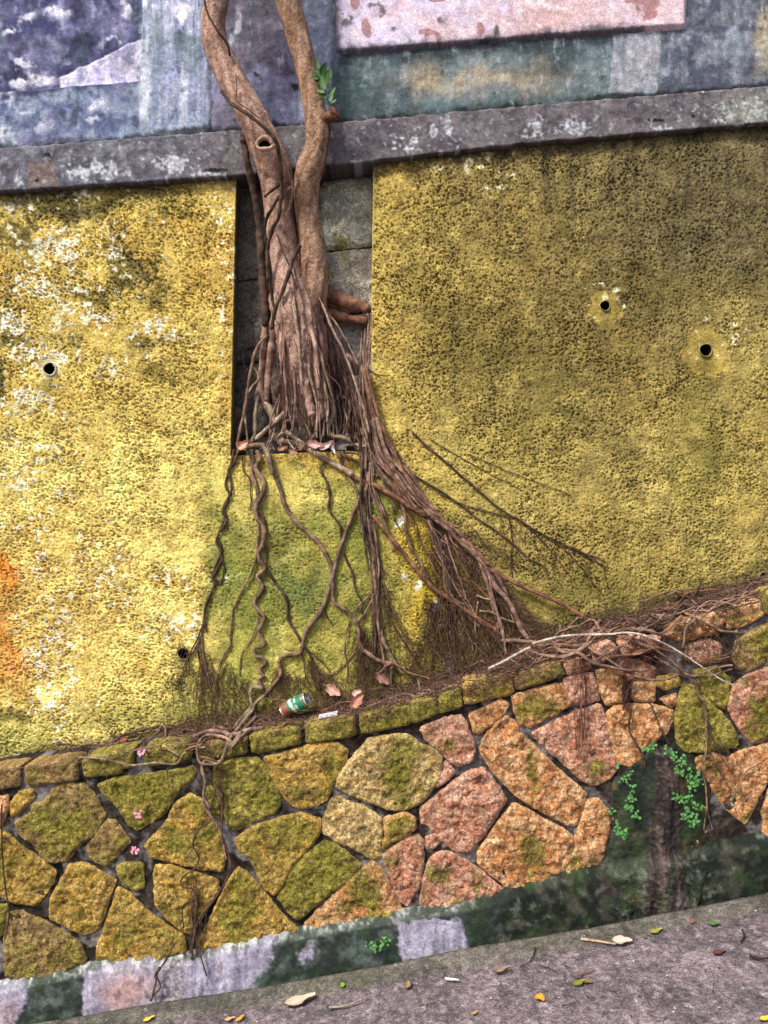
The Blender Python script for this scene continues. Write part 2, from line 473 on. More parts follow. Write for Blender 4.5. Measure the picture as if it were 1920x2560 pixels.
    def strip(ids, flip, depth=0.13, n=8):
        nonlocal base
        src = V.reshape(-1, 3)[ids]; sc = c.reshape(-1, 3)[ids]
        prev = ids
        for k in range(1, n + 1):
            t = k / n
            v = src.copy(); v[:, 1] = src[:, 1] * (1 - t) + depth * t
            v[:, 0] += 0.004 * noise(src[:, 2] * 40, t * 6 + 0 * src[:, 2], 44)
            v[:, 2] += 0.003 * noise(src[:, 0] * 40 + src[:, 2] * 31, t * 6 + 0 * src[:, 2], 45)
            cc = mix(sc, np.broadcast_to(C(118, 108, 84), sc.shape), np.full(len(sc), min(1, t * 4)))
            cc = cc * (1 + .2 * fbm(src[:, 2] * 30, t * 4 + src[:, 0] * 30, 2, 9))[:, None]
            Vall.append(v); Call.append(cc)
            cur = base + np.arange(len(ids)); base += len(ids)
            q = np.stack([prev[:-1], prev[1:], cur[1:], cur[:-1]], -1)
            extra.append(q[:, ::-1] if flip else q)
            prev = cur

    strip(i[rows, jx0], False)
    strip(i[rows, jx1], True)
    strip(i[jy1, jx0:jx1 + 1], False)
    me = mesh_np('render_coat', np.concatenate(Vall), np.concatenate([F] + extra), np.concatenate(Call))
    return me


roughcast_wall = thing('roughcast_wall', 'mossy yellow roughcast retaining wall with a tall niche and weep holes', 'wall', (0, 0, 0.6))
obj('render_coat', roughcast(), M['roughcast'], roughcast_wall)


# weep pipes
def ring_mesh(name, cx, cy, y0, r, wall, length, seg=24, col=(0.3, 0.28, 0.22), oval=1.0):
    c = P(cx, cy, y0)
    V, F = [], []
    prof = [(r + wall, length * .5), (r + wall, 0), (r + wall * .5, -0.003), (r, 0), (r * .97, .006), (r * .97, length), (0.0005, length)]
    for k, (rr, dy) in enumerate(prof):
        for s in range(seg):
            a = 2 * math.pi * s / seg
            jit = 1 + 0.05 * math.sin(3 * a + cx)
            V.append((c[0] + rr * oval * jit * math.cos(a), c[1] + dy, c[2] + rr * jit * math.sin(a)))
    for k in range(len(prof) - 1):
        for s in range(seg):
            F.append((k * seg + s, k * seg + (s + 1) % seg, (k + 1) * seg + (s + 1) % seg, (k + 1) * seg + s))
    V = np.array(V)
    colr = np.tile(np.array(col), (len(V), 1))
    colr[seg * 4:] = (0.012, 0.011, 0.01)
    return mesh_np(name, V, np.array(F), colr)


for (hx, hy, hr, kind) in HOLES:
    pc = {'ring': (0.62, 0.6, 0.5), 'patch': (0.30, 0.25, 0.1), 'plain': (0.16, 0.14, 0.08)}[kind]
    yy = float(-wall_bulge(np.array(hx * 1.), np.array(hy * 1.)))
    if kind == 'ring':
        lab = 'weep pipe with a pale plastic rim'
    elif kind == 'patch':
        lab = 'weep hole set in a smooth mortar patch'
    else:
        lab = None
    obj('weep_pipe', ring_mesh('weep_pipe', hx, hy, yy - 0.003, hr / S, 0.0035 if kind == 'ring' else 0.003, 0.16, col=pc,
                               oval=0.72 if (hx == 1250 or hx == 1908) else 1.0), M['pipe'], roughcast_wall, label=lab)


# ------------------------------------------------------------------ polygon pieces (stones, blocks)
def poly_piece(name, poly_px, yref, H, cell=0.012, seed=0, rough=0.009, depth=0.03, jit=0.004, colfun=None, round_w=0.0035, off=0.0, grow=0.0115):
    """a rough stone: traced outline, pillowed and pitted face, sides going back into the joint"""
    p3 = P(poly_px[:, 0], poly_px[:, 1], yref)
    pts = p3[:, [0, 2]]
    if grow:
        ar = np.sum(pts[:, 0] * np.roll(pts[:, 1], -1) - np.roll(pts[:, 0], -1) * pts[:, 1])
        e = np.roll(pts, -1, 0) - pts
        nn = np.stack([e[:, 1], -e[:, 0]], -1) * (1 if ar > 0 else -1)
        nn /= np.linalg.norm(nn, axis=1)[:, None] + 1e-9
        m_ = nn + np.roll(nn, 1, 0); m_ /= np.linalg.norm(m_, axis=1)[:, None] + 1e-9
        pts = pts + m_ * grow
    area = 0.5 * np.sum(pts[:, 0] * np.roll(pts[:, 1], -1) - np.roll(pts[:, 0], -1) * pts[:, 1])
    if area < 0: pts = pts[::-1]
    for _ in range(1):                                           # soften corners
        nx_ = np.roll(pts, -1, 0)
        pts = np.stack([pts * .9 + nx_ * .1, pts * .1 + nx_ * .9], 1).reshape(-1, 2)
    out = []
    for a, b in zip(pts, np.roll(pts, -1, 0)):
        n = max(1, int(np.hypot(*(b - a)) / (cell * 0.9)))
        for k in range(n): out.append(a + (b - a) * k / n)
    out = np.array(out)
    out[:, 0] += jit * fbm(out[:, 0] * 38 + seed, out[:, 1] * 38, 2, seed)
    out[:, 1] += jit * fbm(out[:, 0] * 38 + seed, out[:, 1] * 38, 2, seed + 5)
    lo, hi = out.min(0), out.max(0)
    gx, gy = np.meshgrid(np.arange(lo[0], hi[0], cell), np.arange(lo[1], hi[1], cell))
    g = np.stack([gx.ravel(), gy.ravel()], -1)
    g = g + rng.uniform(-.25, .25, g.shape) * cell

    def sdist(q):
        a, b = out, np.roll(out, -1, 0)
        d = np.full(len(q), 1e9); ins = np.zeros(len(q), bool)
        for (ax_, ay_), (bx_, by_) in zip(a, b):
            ex, ey = bx_ - ax_, by_ - ay_
            t = np.clip(((q[:, 0] - ax_) * ex + (q[:, 1] - ay_) * ey) / (ex * ex + ey * ey + 1e-12), 0, 1)
            d = np.minimum(d, np.hypot(q[:, 0] - ax_ - t * ex, q[:, 1] - ay_ - t * ey))
            cr = (ay_ > q[:, 1]) != (by_ > q[:, 1])
            ins ^= cr & (q[:, 0] < (bx_ - ax_) * (q[:, 1] - ay_) / (by_ - ay_ + 1e-12) + ax_)
        return d, ins
    d, ins = sdist(g)
    keep = ins & (d > cell * 0.5)
    g, d = g[keep], d[keep]
    n0 = len(out)
    allp = np.concatenate([out, g])
    edges = [(k, (k + 1) % n0) for k in range(n0)]
    vo, eo, fo, ov, oe, of = delaunay_2d_cdt([Vector(q) for q in allp], edges, [], 1, 1e-6)
    vo = np.array([(v.x, v.y) for v in vo])
    tri = np.array([f for f in fo if len(f) == 3], int)
    dd, _ = sdist(vo)
    dd[dd < 1e-5] = 0
    x, z = vo[:, 0], vo[:, 1]
    tilt = (random.uniform(-.04, .04) * (x - x.mean()) + random.uniform(-.04, .04) * (z - z.mean()))
    hh = H * (.45 + .55 * (1 - np.exp(-dd / round_w))) + .0016 * rng.uniform(-1, 1, len(dd)) * (dd > 0) + sst(0, .012, dd) * (rough * .8 * fbm(x * 95, z * 95, 2, seed + 3) + rough * fbm(x * 36, z * 36, 4, seed + 31, .6) + rough * 0.8 * (1 - 2.2 * np.abs(fbm(x * 9, z * 9, 2, seed + 77)))) + tilt * (dd > 0)
    V = np.stack([x, yref - hh - off, z], -1)
    nv = len(V)
    # boundary loop of the result -> sides
    bd = [k for k in range(nv) if dd[k] == 0]
    cnt = {}
    for t in tri:
        for a, b in ((t[0], t[1]), (t[1], t[2]), (t[2], t[0])):
            cnt[(a, b)] = 1
    side = [(a, b) for (a, b) in cnt if (b, a) not in cnt]
    bmap = {}
    ext = []
    for a, b in side:
        for q in (a, b):
            if q not in bmap:
                bmap[q] = nv + len(ext)
                ext.append(tuple(V[q]))
                ext.append((V[q][0], yref + depth, V[q][2]))
    quads = [(bmap[b], bmap[a], bmap[a] + 1, bmap[b] + 1) for a, b in side]
    V2 = np.concatenate([V, np.array(ext)])
    # make the front face the camera
    t0 = tri[0]
    nrm = np.cross(V[t0[1]] - V[t0[0]], V[t0[2]] - V[t0[0]])
    if nrm[1] > 0:
        tri = tri[:, ::-1]; quads = [q[::-1] for q in quads]
    col = colfun(V2[:, 0], V2[:, 2], np.concatenate([dd, np.zeros(len(ext))]))
    return mesh_np(name, V2, [tri, np.array(quads)], col)


# ------------------------------------------------------------------ back of the niche
def niche_back():
    ax = np.arange(560, 960, 4.0); ay = np.arange(380, 1170, 4.0)
    px, py = np.meshgrid(ax, ay)
    X, Y = px / S, py / S
    p = P(px, py, 0.13)
    y = 0.13 + 0.006 * fbm(X * 12, Y * 12, 4, 3)
    V = np.stack([p[..., 0], y, p[..., 2]], -1)
    n = fbm(X * 10, Y * 10, 4, 6)
    c = mix(C(104, 98, 92), C(66, 60, 56), sst(-.3, .4, n))
    return mesh_np('niche_back', V, grid_faces(*px.shape), c)


nb = obj('niche_back', niche_back(), M['mortar'], roughcast_wall)


def block_col(seed, base, alt, moss):
    def f(x, z, d):
        n1 = fbm(x * 9, z * 9, 4, seed); n2 = fbm(x * 30, z * 30, 3, seed + 1)
        c = mix(base, alt, sst(-.3, .4, n1 + .4 * n2))
        c = mix(c, C(150, 142, 70), sst(.05, .45, fbm(x * 7, z * 7, 3, seed + 2) + moss - .3))
        return 1.3 * c * (1 + .15 * n2)[:, None]
    return f


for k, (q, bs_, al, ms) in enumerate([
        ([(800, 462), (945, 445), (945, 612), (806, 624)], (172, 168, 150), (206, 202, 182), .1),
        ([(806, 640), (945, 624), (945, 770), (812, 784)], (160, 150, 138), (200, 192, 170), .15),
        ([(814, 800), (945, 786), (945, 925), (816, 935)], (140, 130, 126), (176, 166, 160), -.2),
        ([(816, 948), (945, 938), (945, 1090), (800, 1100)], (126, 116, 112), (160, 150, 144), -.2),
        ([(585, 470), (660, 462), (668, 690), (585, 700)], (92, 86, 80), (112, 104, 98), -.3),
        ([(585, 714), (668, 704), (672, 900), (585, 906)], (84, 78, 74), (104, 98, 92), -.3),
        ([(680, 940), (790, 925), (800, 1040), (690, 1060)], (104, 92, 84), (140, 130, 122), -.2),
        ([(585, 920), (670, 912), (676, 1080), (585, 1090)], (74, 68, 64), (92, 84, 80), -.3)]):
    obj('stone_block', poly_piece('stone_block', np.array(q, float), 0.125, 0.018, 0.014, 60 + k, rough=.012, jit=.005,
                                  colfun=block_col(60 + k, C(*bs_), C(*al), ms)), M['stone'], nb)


# ------------------------------------------------------------------ upper plaster wall, pink panel, concrete band
def plaster_wall():
    ax = axis(-800, -40, 1960, 2700, 3.0, 14)
    ay = np.concatenate([np.arange(-800, -20, 14), np.arange(-20, 400, 2.6)])
    px, py = np.meshgrid(ax, ay)
    X, Y = px / S, py / S
    w1, w2 = fbm(X * 6, Y * 6, 4, 31), fbm(X * 6, Y * 6, 4, 32)
    qx, qy = px + 40 * w1, py + 40 * w2
    sx, sy = px + 12 * w1, py + 9 * w2
    n1 = fbm(X * 4, Y * 4, 4, 33); n2 = fbm(X * 14, Y * 14, 4, 34); n3 = fbm(X * 45, Y * 45, 3, 35)
    st = fbm(X * 26, Y * 2.2, 4, 36); st2 = fbm(X * 60, Y * 5, 3, 37)
    c = mix(C(112, 124, 146), C(150, 160, 178), sst(-.3, .5, n1 + .5 * n2))
    slope = -0.078
    pb = 228 + slope * px                      # bottom edge of the left panel
    inpan = (1 - sst(350, 356, sx)) * (1 - sst(-3, 3, py - pb + 3 * n2))
    pc = mix(C(62, 64, 106), C(112, 112, 150), sst(-.35, .45, n1 + .7 * n2))
    pc = mix(pc, C(40, 42, 70), sst(.0, .5, fbm(X * 7, Y * 7, 4, 41)) * .8)
    pc = mix(pc, C(150, 152, 190), sst(.12, .5, n2 + .2 * n3) * .6)
    tri = sst(-4, 4, py - (182 - (px - 154) * 0.47) + 8 * n2) * sst(148, 156, sx)
    tri = np.maximum(tri, 0)
    pc = mix(pc, mix(C(226, 220, 244), C(178, 174, 214), sst(-.2, .4, n2 + .4 * st)), tri * .95)
    for bx, by, rx, ry in ((38, 208, 22, 16), (104, 197, 40, 20), (70, 40, 22, 16), (142, 28, 22, 18), (20, 70, 16, 10), (286, 98, 8, 10), (60, 152, 20, 10), (310, 20, 12, 30)):
        pc = mix(pc, C(236, 234, 250), sst(.22, .85, blob(sx + 26 * n2, sy + 20 * w2 + 8 * n3, bx, by, rx * 1.15, ry * 1.1) * (.9 + .5 * n2 + .35 * n3)) * .95)
    c = mix(c, pc, inpan)
    # pilaster
    pil = box(sx, py, 353, 524, -2000, 3000, 7)
    plc = mix(C(150, 158, 190), C(216, 222, 244), sst(-.25, .4, st + .35 * n2))
    plc = mix(plc, C(104, 126, 138), sst(.1, .5, blob(qx, qy, 470, 140, 46, 60) + .6 * n2) * .75)
    plc = mix(plc, C(66, 72, 110), sst(.22, .5, st2) * (1 - sst(60, 130, py)) * .8)
    plc = mix(plc, C(244, 246, 254), sst(.3, .7, blob(qx, qy, 466, 40, 16, 26)))
    plc = mix(plc, C(120, 136, 160), sst(215, 300, py + 30 * n2) * .55)
    plc = mix(plc, C(236, 240, 252), box(sx, py, 353, 372, -2000, 300, 4) * sst(-.4, .2, n2 + st) * .9)
    c = mix(c, plc, pil)
    # under the left panel
    und = (1 - sst(350, 356, sx)) * sst(-3, 3, py - pb)
    uc = mix(C(92, 104, 138), C(138, 150, 176), sst(-.3, .4, n1 + n2))
    uc = mix(uc, C(58, 62, 96), (1 - sst(2, 26, py - pb + 18 * n2)) * .85)
    uc = mix(uc, C(52, 54, 76), sst(.25, .55, fbm(X * 11, Y * 11, 4, 43)) * .7)
    for bx, by, rx, ry in ((250, 262, 26, 16), (14, 235, 18, 18), (14, 345, 30, 24), (232, 305, 16, 12), (110, 318, 16, 20), (40, 262, 8, 6), (72, 280, 18, 6)):
        uc = mix(uc, C(214, 218, 236), sst(.2, .9, blob(sx + 30 * n2, sy + 22 * w1 + 8 * n3, bx, by, rx * 1.2, ry * 1.2) * (.9 + .6 * n2 + .35 * n3)) * .8)
    c = mix(c, uc, und)
    # behind the trunks
    mid = box(sx, py, 524, 830, -2000, 3000, 9)
    mc = mix(C(82, 76, 92), C(108, 100, 116), sst(-.3, .4, n1 + .6 * n2))
    mc = mix(mc, C(146, 146, 184), sst(150, 196, py + 0.03 * (px - 700) + 30 * n2) * (.7 + .3 * n2) * (1 - sst(745, 790, sx)))
    mc = mix(mc, C(112, 108, 126), box(sx, py, 500, 604, 250, 400, 6) * .9)
    mc = mix(mc, C(206, 208, 222), sst(.25, .6, blob(qx, py, 582, 90, 10, 60) + .4 * n2) * .8)
    mc = mix(mc, mix(C(136, 146, 166), C(176, 180, 206), sst(-.2, .4, n2)), sst(740, 775, qx))
    c = mix(c, mc, mid)
    # right: grey-green render under the pink panel
    rt = sst(824, 836, sx)
    rc = mix(C(78, 94, 100), C(120, 134, 142), sst(-.3, .4, n1 + .6 * n2))
    rc = mix(rc, C(70, 92, 96), np.clip(blob(qx, qy, 870, 210, 80, 60), 0, 1) * .7)
    rc = mix(rc, C(176, 162, 136), np.clip(blob(qx, qy, 1230, 196, 160, 32) + .8 * blob(qx, qy, 1090, 205, 70, 30), 0, 1) * (.8 + .3 * st))
    rc = mix(rc, C(70, 86, 84), sst(.25, .6, np.clip((py - (245 + slope * (px - 960))) / 60, 0, 1) + .5 * n2) * .75)
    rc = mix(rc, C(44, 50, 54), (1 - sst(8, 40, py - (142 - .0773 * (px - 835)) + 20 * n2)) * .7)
    rc = mix(rc, mix(C(150, 152, 164), C(176, 176, 184), sst(-.3, .4, n2)), box(sx + .08 * (py - 100), py, 1532, 1652, 60, 232, 3) * .92)
    rc = mix(rc, mix(C(84, 90, 106), C(134, 138, 152), sst(-.3, .5, n1 + n2 + .3 * st)), sst(1652, 1662, sx))
    rc = mix(rc, C(196, 186, 160), box(qx, qy, 1880, 2700, 20, 170, 20) * .8)
    c = mix(c, rc, rt)
    bt = line(BAND_T, px)
    c = mix(c, C(26, 28, 30), (1 - sst(2, 14, bt - py + 16 * fbm(X * 9, Y * 3, 4, 47) + 3 * n3)) * .9)
    c = mix(c, C(34, 34, 40), sst(.75, .9, blob(sx + 6 * n3, sy + 6 * n3, 646, 188, 9, 16)))
    c = mix(c, C(34, 40, 36), sst(.6, .9, blob(sx + 10 * n3, sy + 10 * n3, 738, 212, 20, 16)))
    c = mix(c, C(34, 34, 44), sst(.7, .9, blob(sx + 5 * n3, sy + 5 * n3, 349, 190, 6, 11)))
    wnp = rng.uniform(-1, 1, X.shape)
    n4 = fbm(X * 22, Y * 14, 4, 38, .65)
    drip = fbm(X * 34, Y * 1.6, 4, 48, .6)
    blo = fbm(X * 3.2, Y * 3.6, 5, 50, .68)
    c = c * (1 + .20 * n3 + .30 * n4 + .18 * drip + .42 * blo + .06 * wnp)[..., None]
    c = mix(c, C(120, 142, 148), sst(.05, .5, fbm(X * 4, Y * 4, 4, 54, .65)) * .4)
    c = mix(c, C(170, 166, 204), sst(.1, .55, fbm(X * 5, Y * 3, 4, 55, .65)) * .35 * (px < 900))
    c = mix(c, C(206, 210, 230), sst(.2, .7, drip * .5 + .6 * n2) * .38)
    c = mix(c, C(70, 92, 100), sst(.1, .5, fbm(X * 16, Y * 3, 4, 49, .6)) * .35)
    c = mix(c, C(206, 208, 226), sst(.4, .7, n4 + .25 * st) * .35)
    c = mix(c, C(36, 38, 48), sst(.36, .6, fbm(X * 19, Y * 11, 4, 39, .65) + .15 * st2) * .55)
    y = 0.03 + .003 * n1 - .0025 * n2 - .0012 * n3
    y = y + 0.018 * inpan - 0.010 * pil
    y = y - .006 * tri * inpan
    crack = np.exp(-((py - (182 - (px - 154) * .47) + 8 * n2) / 3) ** 2) * inpan * sst(150, 160, px)
    y = y + .006 * crack
    p = P(px, py, 0.03)
    V = np.stack([p[..., 0], y, p[..., 2]], -1)
    bt2 = line(BAND_T, (px[:-1, :-1] + px[1:, 1:]) / 2)
    mask = (py[:-1, :-1]) < bt2 + 25
    return mesh_np('wall_face', V, grid_faces(*px.shape, mask), c)


upper_wall = thing('plaster_wall', 'weathered blue, grey and pink plaster wall above the concrete band', 'wall', (0, 0.1, 2.4))
obj('wall_face', plaster_wall(), M['plaster'], upper_wall)


def pink_panel():
    ax = np.arange(812, 1738, 2.6); ay = np.concatenate([np.arange(-800, -20, 14), np.arange(-20, 190, 2.4)])
    px, py = np.meshgrid(ax, ay)
    X, Y = px / S, py / S
    n1 = fbm(X * 5, Y * 5, 4, 51); n2 = fbm(X * 15, Y * 15, 4, 52); n3 = fbm(X * 50, Y * 50, 3, 53)
    bot = 141 - .0773 * (px - 835)
    d = np.minimum(np.minimum(px - 836, 1716 - px), (bot - py)) + 3 * n2
    dl = px - 836; db = bot - py
    corner = (dl < 26) & (db < 26)
    d = np.where(corner, np.minimum(d, 26 - np.hypot(26 - dl, 26 - db)), d)
    h = sst(-4, 11, d)
    p = P(px, py, 0.03)
    y = 0.036 - .026 * h + .0015 * n1 * h - .001 * n2
    c = mix(C(226, 214, 240), C(222, 196, 206), sst(-.3, .4, n1 + .4 * n2 + .0012 * (px - 1200)))
    c = mix(c, C(176, 160, 180), sst(.1, .5, fbm(X * 8, Y * 8, 5, 58, .65)) * .5)
    c = mix(c, C(208, 172, 168), np.clip(blob(px, py, 1370, 60, 160, 60) + .5 * blob(px, py, 1180, 90, 60, 30), 0, 1) * sst(-.6, .4, n2 + .3) * .8)
    c = mix(c, C(246, 238, 246), sst(.0, .5, n2) * .6)
    brown = np.maximum.reduce([blob(px + 26 * n2, py + 20 * n2, 1620, 20, 36, 52), blob(px + 20 * n2, py + 8 * n2, 1580, 5, 30, 14),
                               blob(px + 4 * n2 - .006 * (py - 65) ** 2, py, 914, 76, 14, 30), blob(px, py, 888, 10, 14, 24), blob(px + 14 * n2, py + 10 * n2, 1070, 88, 30, 9), blob(px + 9 * n2, py, 1200, 80, 10, 22), blob(px + 9 * n2, py, 1090, 4, 26, 10)])
    c = mix(c, C(172, 126, 128), sst(.42, .56, brown) * .9)
    mold = np.maximum.reduce([blob(px + 16 * n2, py + 16 * n3, 866, 62, 24, 18), blob(px + 9 * n2, py + 9 * n2, 1105, 62, 16, 14), blob(px + 8 * n2, py + 8 * n3, 955, 35, 12, 30), blob(px, py, 985, 80, 10, 12), blob(px + 10 * n2, py, 930, 20, 20, 8), blob(px + 12 * n2, py, 1240, 80, 12, 22), blob(px + 12 * n2, py, 1210, 108, 20, 8)])
    c = mix(c, C(86, 84, 100), sst(.45, .95, mold + .5 * n3) * .85)
    c = mix(c, C(58, 60, 70), (1 - sst(2, 24, d - 22 * np.clip(fbm(X * 16, Y * 4, 3, 57), 0, 1) + 5 * n3)) * .85 * sst(20, 0, px - 1600 + 0 * px))
    c = c * (1 + .06 * n3)[..., None]
    mask = (d > -9)[:-1, :-1]
    return mesh_np('pink_panel', np.stack([p[..., 0], y, p[..., 2]], -1), grid_faces(*px.shape, mask), c)


obj('pink_panel', pink_panel(), M['plaster'], upper_wall, label='raised panel of flaking pink paint')


def band():
    ax = axis(-800, -40, 1960, 2700, 3.0, 14)
    prof = [(0, .05)] + [(0, v) for v in np.linspace(.03, -.03, 5)] + [(t, -.035) for t in np.linspace(.03, .97, 40)] + [(1, v) for v in np.linspace(-.03, .05, 7)] + [(1, .17)]
    t = np.array([a for a, b in prof]); yv = np.array([b for a, b in prof])
    px = np.broadcast_to(ax, (len(t), len(ax))); tt = np.broadcast_to(t[:, None], px.shape); yy = np.broadcast_to(yv[:, None], px.shape)
    top, bot = line(BAND_T, ax), line(BAND_B, ax)
    py = top + (bot - top) * tt
    X, Y = px / S, py / S
    n1 = fbm(X * 6, Y * 6, 4, 61); n2 = fbm(X * 18, Y * 18, 4, 62); n3 = fbm(X * 55, Y * 55, 3, 63)
    ed = np.minimum(tt, 1 - tt)
    py2 = py + np.where(ed < .02, 5 * fbm(X * 14, 0 * Y + tt * 3, 3, 66), 0)
    p = P(px, py2, -.035)
    y = yy + np.where(np.abs(yy + .035) < .001, .003 * n1 - .0025 * n2 - .001 * n3, 0)
    c = mix(C(118, 112, 116), C(92, 86, 92), sst(-.3, .4, n1 + .6 * n2))
    lf = 1 - sst(380, 620, px + 60 * n1)
    c = mix(c, mix(C(92, 92, 106), C(134, 138, 150), sst(-.2, .4, n2)), lf * .8)
    pal = np.maximum.reduce([blob(px, py, 440, 410, 60, 26), .75 * blob(px, py, 240, 425, 110, 26), .6 * blob(px, py, 50, 460, 40, 20), blob(px + 10 * n2, py, 1340, 318, 26, 32), .95 * blob(px + 10 * n2, py, 1440, 325, 46, 24), .9 * blob(px, py, 1120, 325, 16, 40), .9 * blob(px, py, 1020, 360, 34, 34), .85 * blob(px, py, 1085, 330, 20, 16),
                             .95 * blob(px, py, 1660, 322, 36, 10), .8 * blob(px, py, 1860, 280, 90, 40), .9 * blob(px, py, 900, 405, 60, 9), .8 * blob(px, py, 520, 436, 60, 10)])
    c = mix(c, mix(C(168, 168, 178), C(208, 214, 222), sst(-.2, .5, n3 + lf * .5)), sst(.40, .85, pal * .95 + .6 * n2 + .45 * n3) * .85)
    c = mix(c, C(150, 160, 140), np.clip(blob(px, py, 1870, 275, 70, 36), 0, 1) * .6)
    c = mix(c, C(134, 112, 100), box(px + 6 * n2, py, 70, 140, 405, 470, 8) * .6)
    dkk = np.maximum.reduce([blob(px + 8 * n3, py, 92, 448, 6, 11), blob(px + 8 * n3, py, 120, 388, 12, 10), .9 * blob(px + 8 * n2, py, 1732, 290, 9, 7), .8 * blob(px, py, 1640, 300, 50, 7), .9 * blob(px + 14 * n2, py, 540, 425, 40, 9)])
    c = mix(c, C(30, 30, 32), sst(.5, .7, dkk + .3 * n3))
    c = mix(c, C(54, 52, 54), sst(.25, .5, fbm(X * 30, Y * 30, 3, 68)) * .5)
    c = mix(c, C(60, 56, 54), sst(.93, 1.0, tt + .06 * n2) * .5)
    n4 = fbm(X * 24, Y * 24, 4, 69, .65)
    c = c * (1 + .2 * n3 + .3 * n4)[..., None]
    c = mix(c, C(190, 190, 196), sst(.36, .6, fbm(X * 34, Y * 30, 3, 70)) * .45)
    return mesh_np('concrete_band', np.stack([p[..., 0], y, p[..., 2]], -1), grid_faces(*px.shape), c)


obj('concrete_band', band(), M['plaster'], upper_wall, label='stained grey concrete band between plaster and roughcast')

# ------------------------------------------------------------------ rubble stone wall
stone_wall = thing('stone_wall', 'low rubble wall of mossy orange stones with a flat cap course', 'wall', (0, -0.2, 0))


def mortar_face():
    ax = axis(-800, -40, 1960, 2700, 4.0, 16)
    tt = np.linspace(0, 1, 190)
    px, t = np.meshgrid(ax, tt)
    top = line(FRONT, px) + 4; bot = line(PLINTH_T, px) + 40
    py = top + (bot - top) * t
    X, Y = px / S, py / S
    n1 = fbm(X * 7, Y * 7, 4, 71); n2 = fbm(X * 24, Y * 24, 4, 72); n3 = fbm(X * 70, Y * 70, 2, 73)
    p = P(px, py, YS)
    y = YS - .002 - .005 * n1 - .006 * n2 - .002 * n3
    c = mix(C(70, 60, 54), C(108, 96, 90), sst(-.3, .45, n1 + .6 * n2))
    c = mix(c, C(170, 164, 162), sst(.16, .42, fbm(X * 5, Y * 5, 4, 74) + .35 * n2) * .75)
    c = mix(c, C(40, 38, 38), sst(.15, .5, fbm(X * 9, Y * 9, 4, 75)) * .7)
    c = .40 * c * (1 + .3 * n3)[..., None]
    c = mix(c, C(150, 144, 142), sst(.2, .45, fbm(X * 4, Y * 4, 4, 76) + .3 * n2) * .55)
    V = np.stack([p[..., 0], y, p[..., 2]], -1)
    # top edge goes back under the ledge
    v0 = V[:1].copy(); v0[..., 1] = 0.02
    V = np.concatenate([v0, V]); c = np.concatenate([c[:1], c])
    return mesh_np('mortar', V, grid_faces(*V.shape[:2]), c)


obj('mortar', mortar_face(), M['mortar'], stone_wall)

KIND = {'g': ((140, 132, 62), (172, 156, 80), (120, 100, 58)), 'y': ((178, 144, 64), (204, 170, 98), (120, 88, 46)),
        'o': ((204, 140, 88), (226, 182, 136), (150, 92, 58)), 'p': ((194, 132, 104), (220, 176, 150), (142, 88, 68)),
        'd': ((146, 120, 74), (172, 144, 96), (104, 82, 50)), 'w': ((190, 158, 98), (218, 192, 136), (134, 100, 58))}


def stone_col(kind, moss, seed, extra=None):
    b, a, dk = [C(*q) for q in KIND[kind]]

    def f(x, z, d):
        n1 = fbm(x * 7 + seed, z * 7, 3, seed); n2 = fbm(x * 28, z * 28, 3, seed + 1); n3 = fbm(x * 75, z * 75, 2, seed + 2)
        c = mix(b, a, sst(-.35, .45, n2 + .5 * n1))
        c = mix(c, dk, sst(.1, .5, fbm(x * 16, z * 24, 4, seed + 3)) * .6)
        c = mix(c, a * 1.15, sst(.2, .55, n3 + .3 * n2) * .5)
        mz = fbm(x * 6, z * 5, 3, seed + 4) + .35 * n2 + moss
        mc = mix(C(128, 122, 48), C(154, 142, 62), sst(-.3, .4, n2))
        c = mix(c, mc, sst(.0, .35, mz) * sst(-.005, .02, d) * .9)
        if extra is not None:
            (ex, ey, rx, ry) = extra
            q = P(ex, ey, YS)
            bl = blob(x + .03 * n1, z + .03 * n2, q[0], q[2], rx, ry)
            c = mix(c, mix(C(104, 102, 40), C(136, 126, 52), sst(-.3, .4, n2)), sst(.2, .75, bl * .9 + .35 * n2 + .35 * n1) * .85)
        c = mix(c, a * 1.05, (1 - sst(0, .012, d + .004 * n2)) * .35)
        c = mix(c, C(84, 66, 48), sst(.12, .42, fbm(x * 11, z * 15, 4, seed + 8, .65)) * .55)
        c = mix(c, C(132, 122, 62), sst(.0, .5, fbm(x * 4, z * 4, 3, 9) + .3 * n2) * .4 * (1 - sst(-.2, .5, x)))
        return .92 * c * (1 + .25 * n3 + .15 * rng.uniform(-1, 1, len(x)))[:, None]
    return f


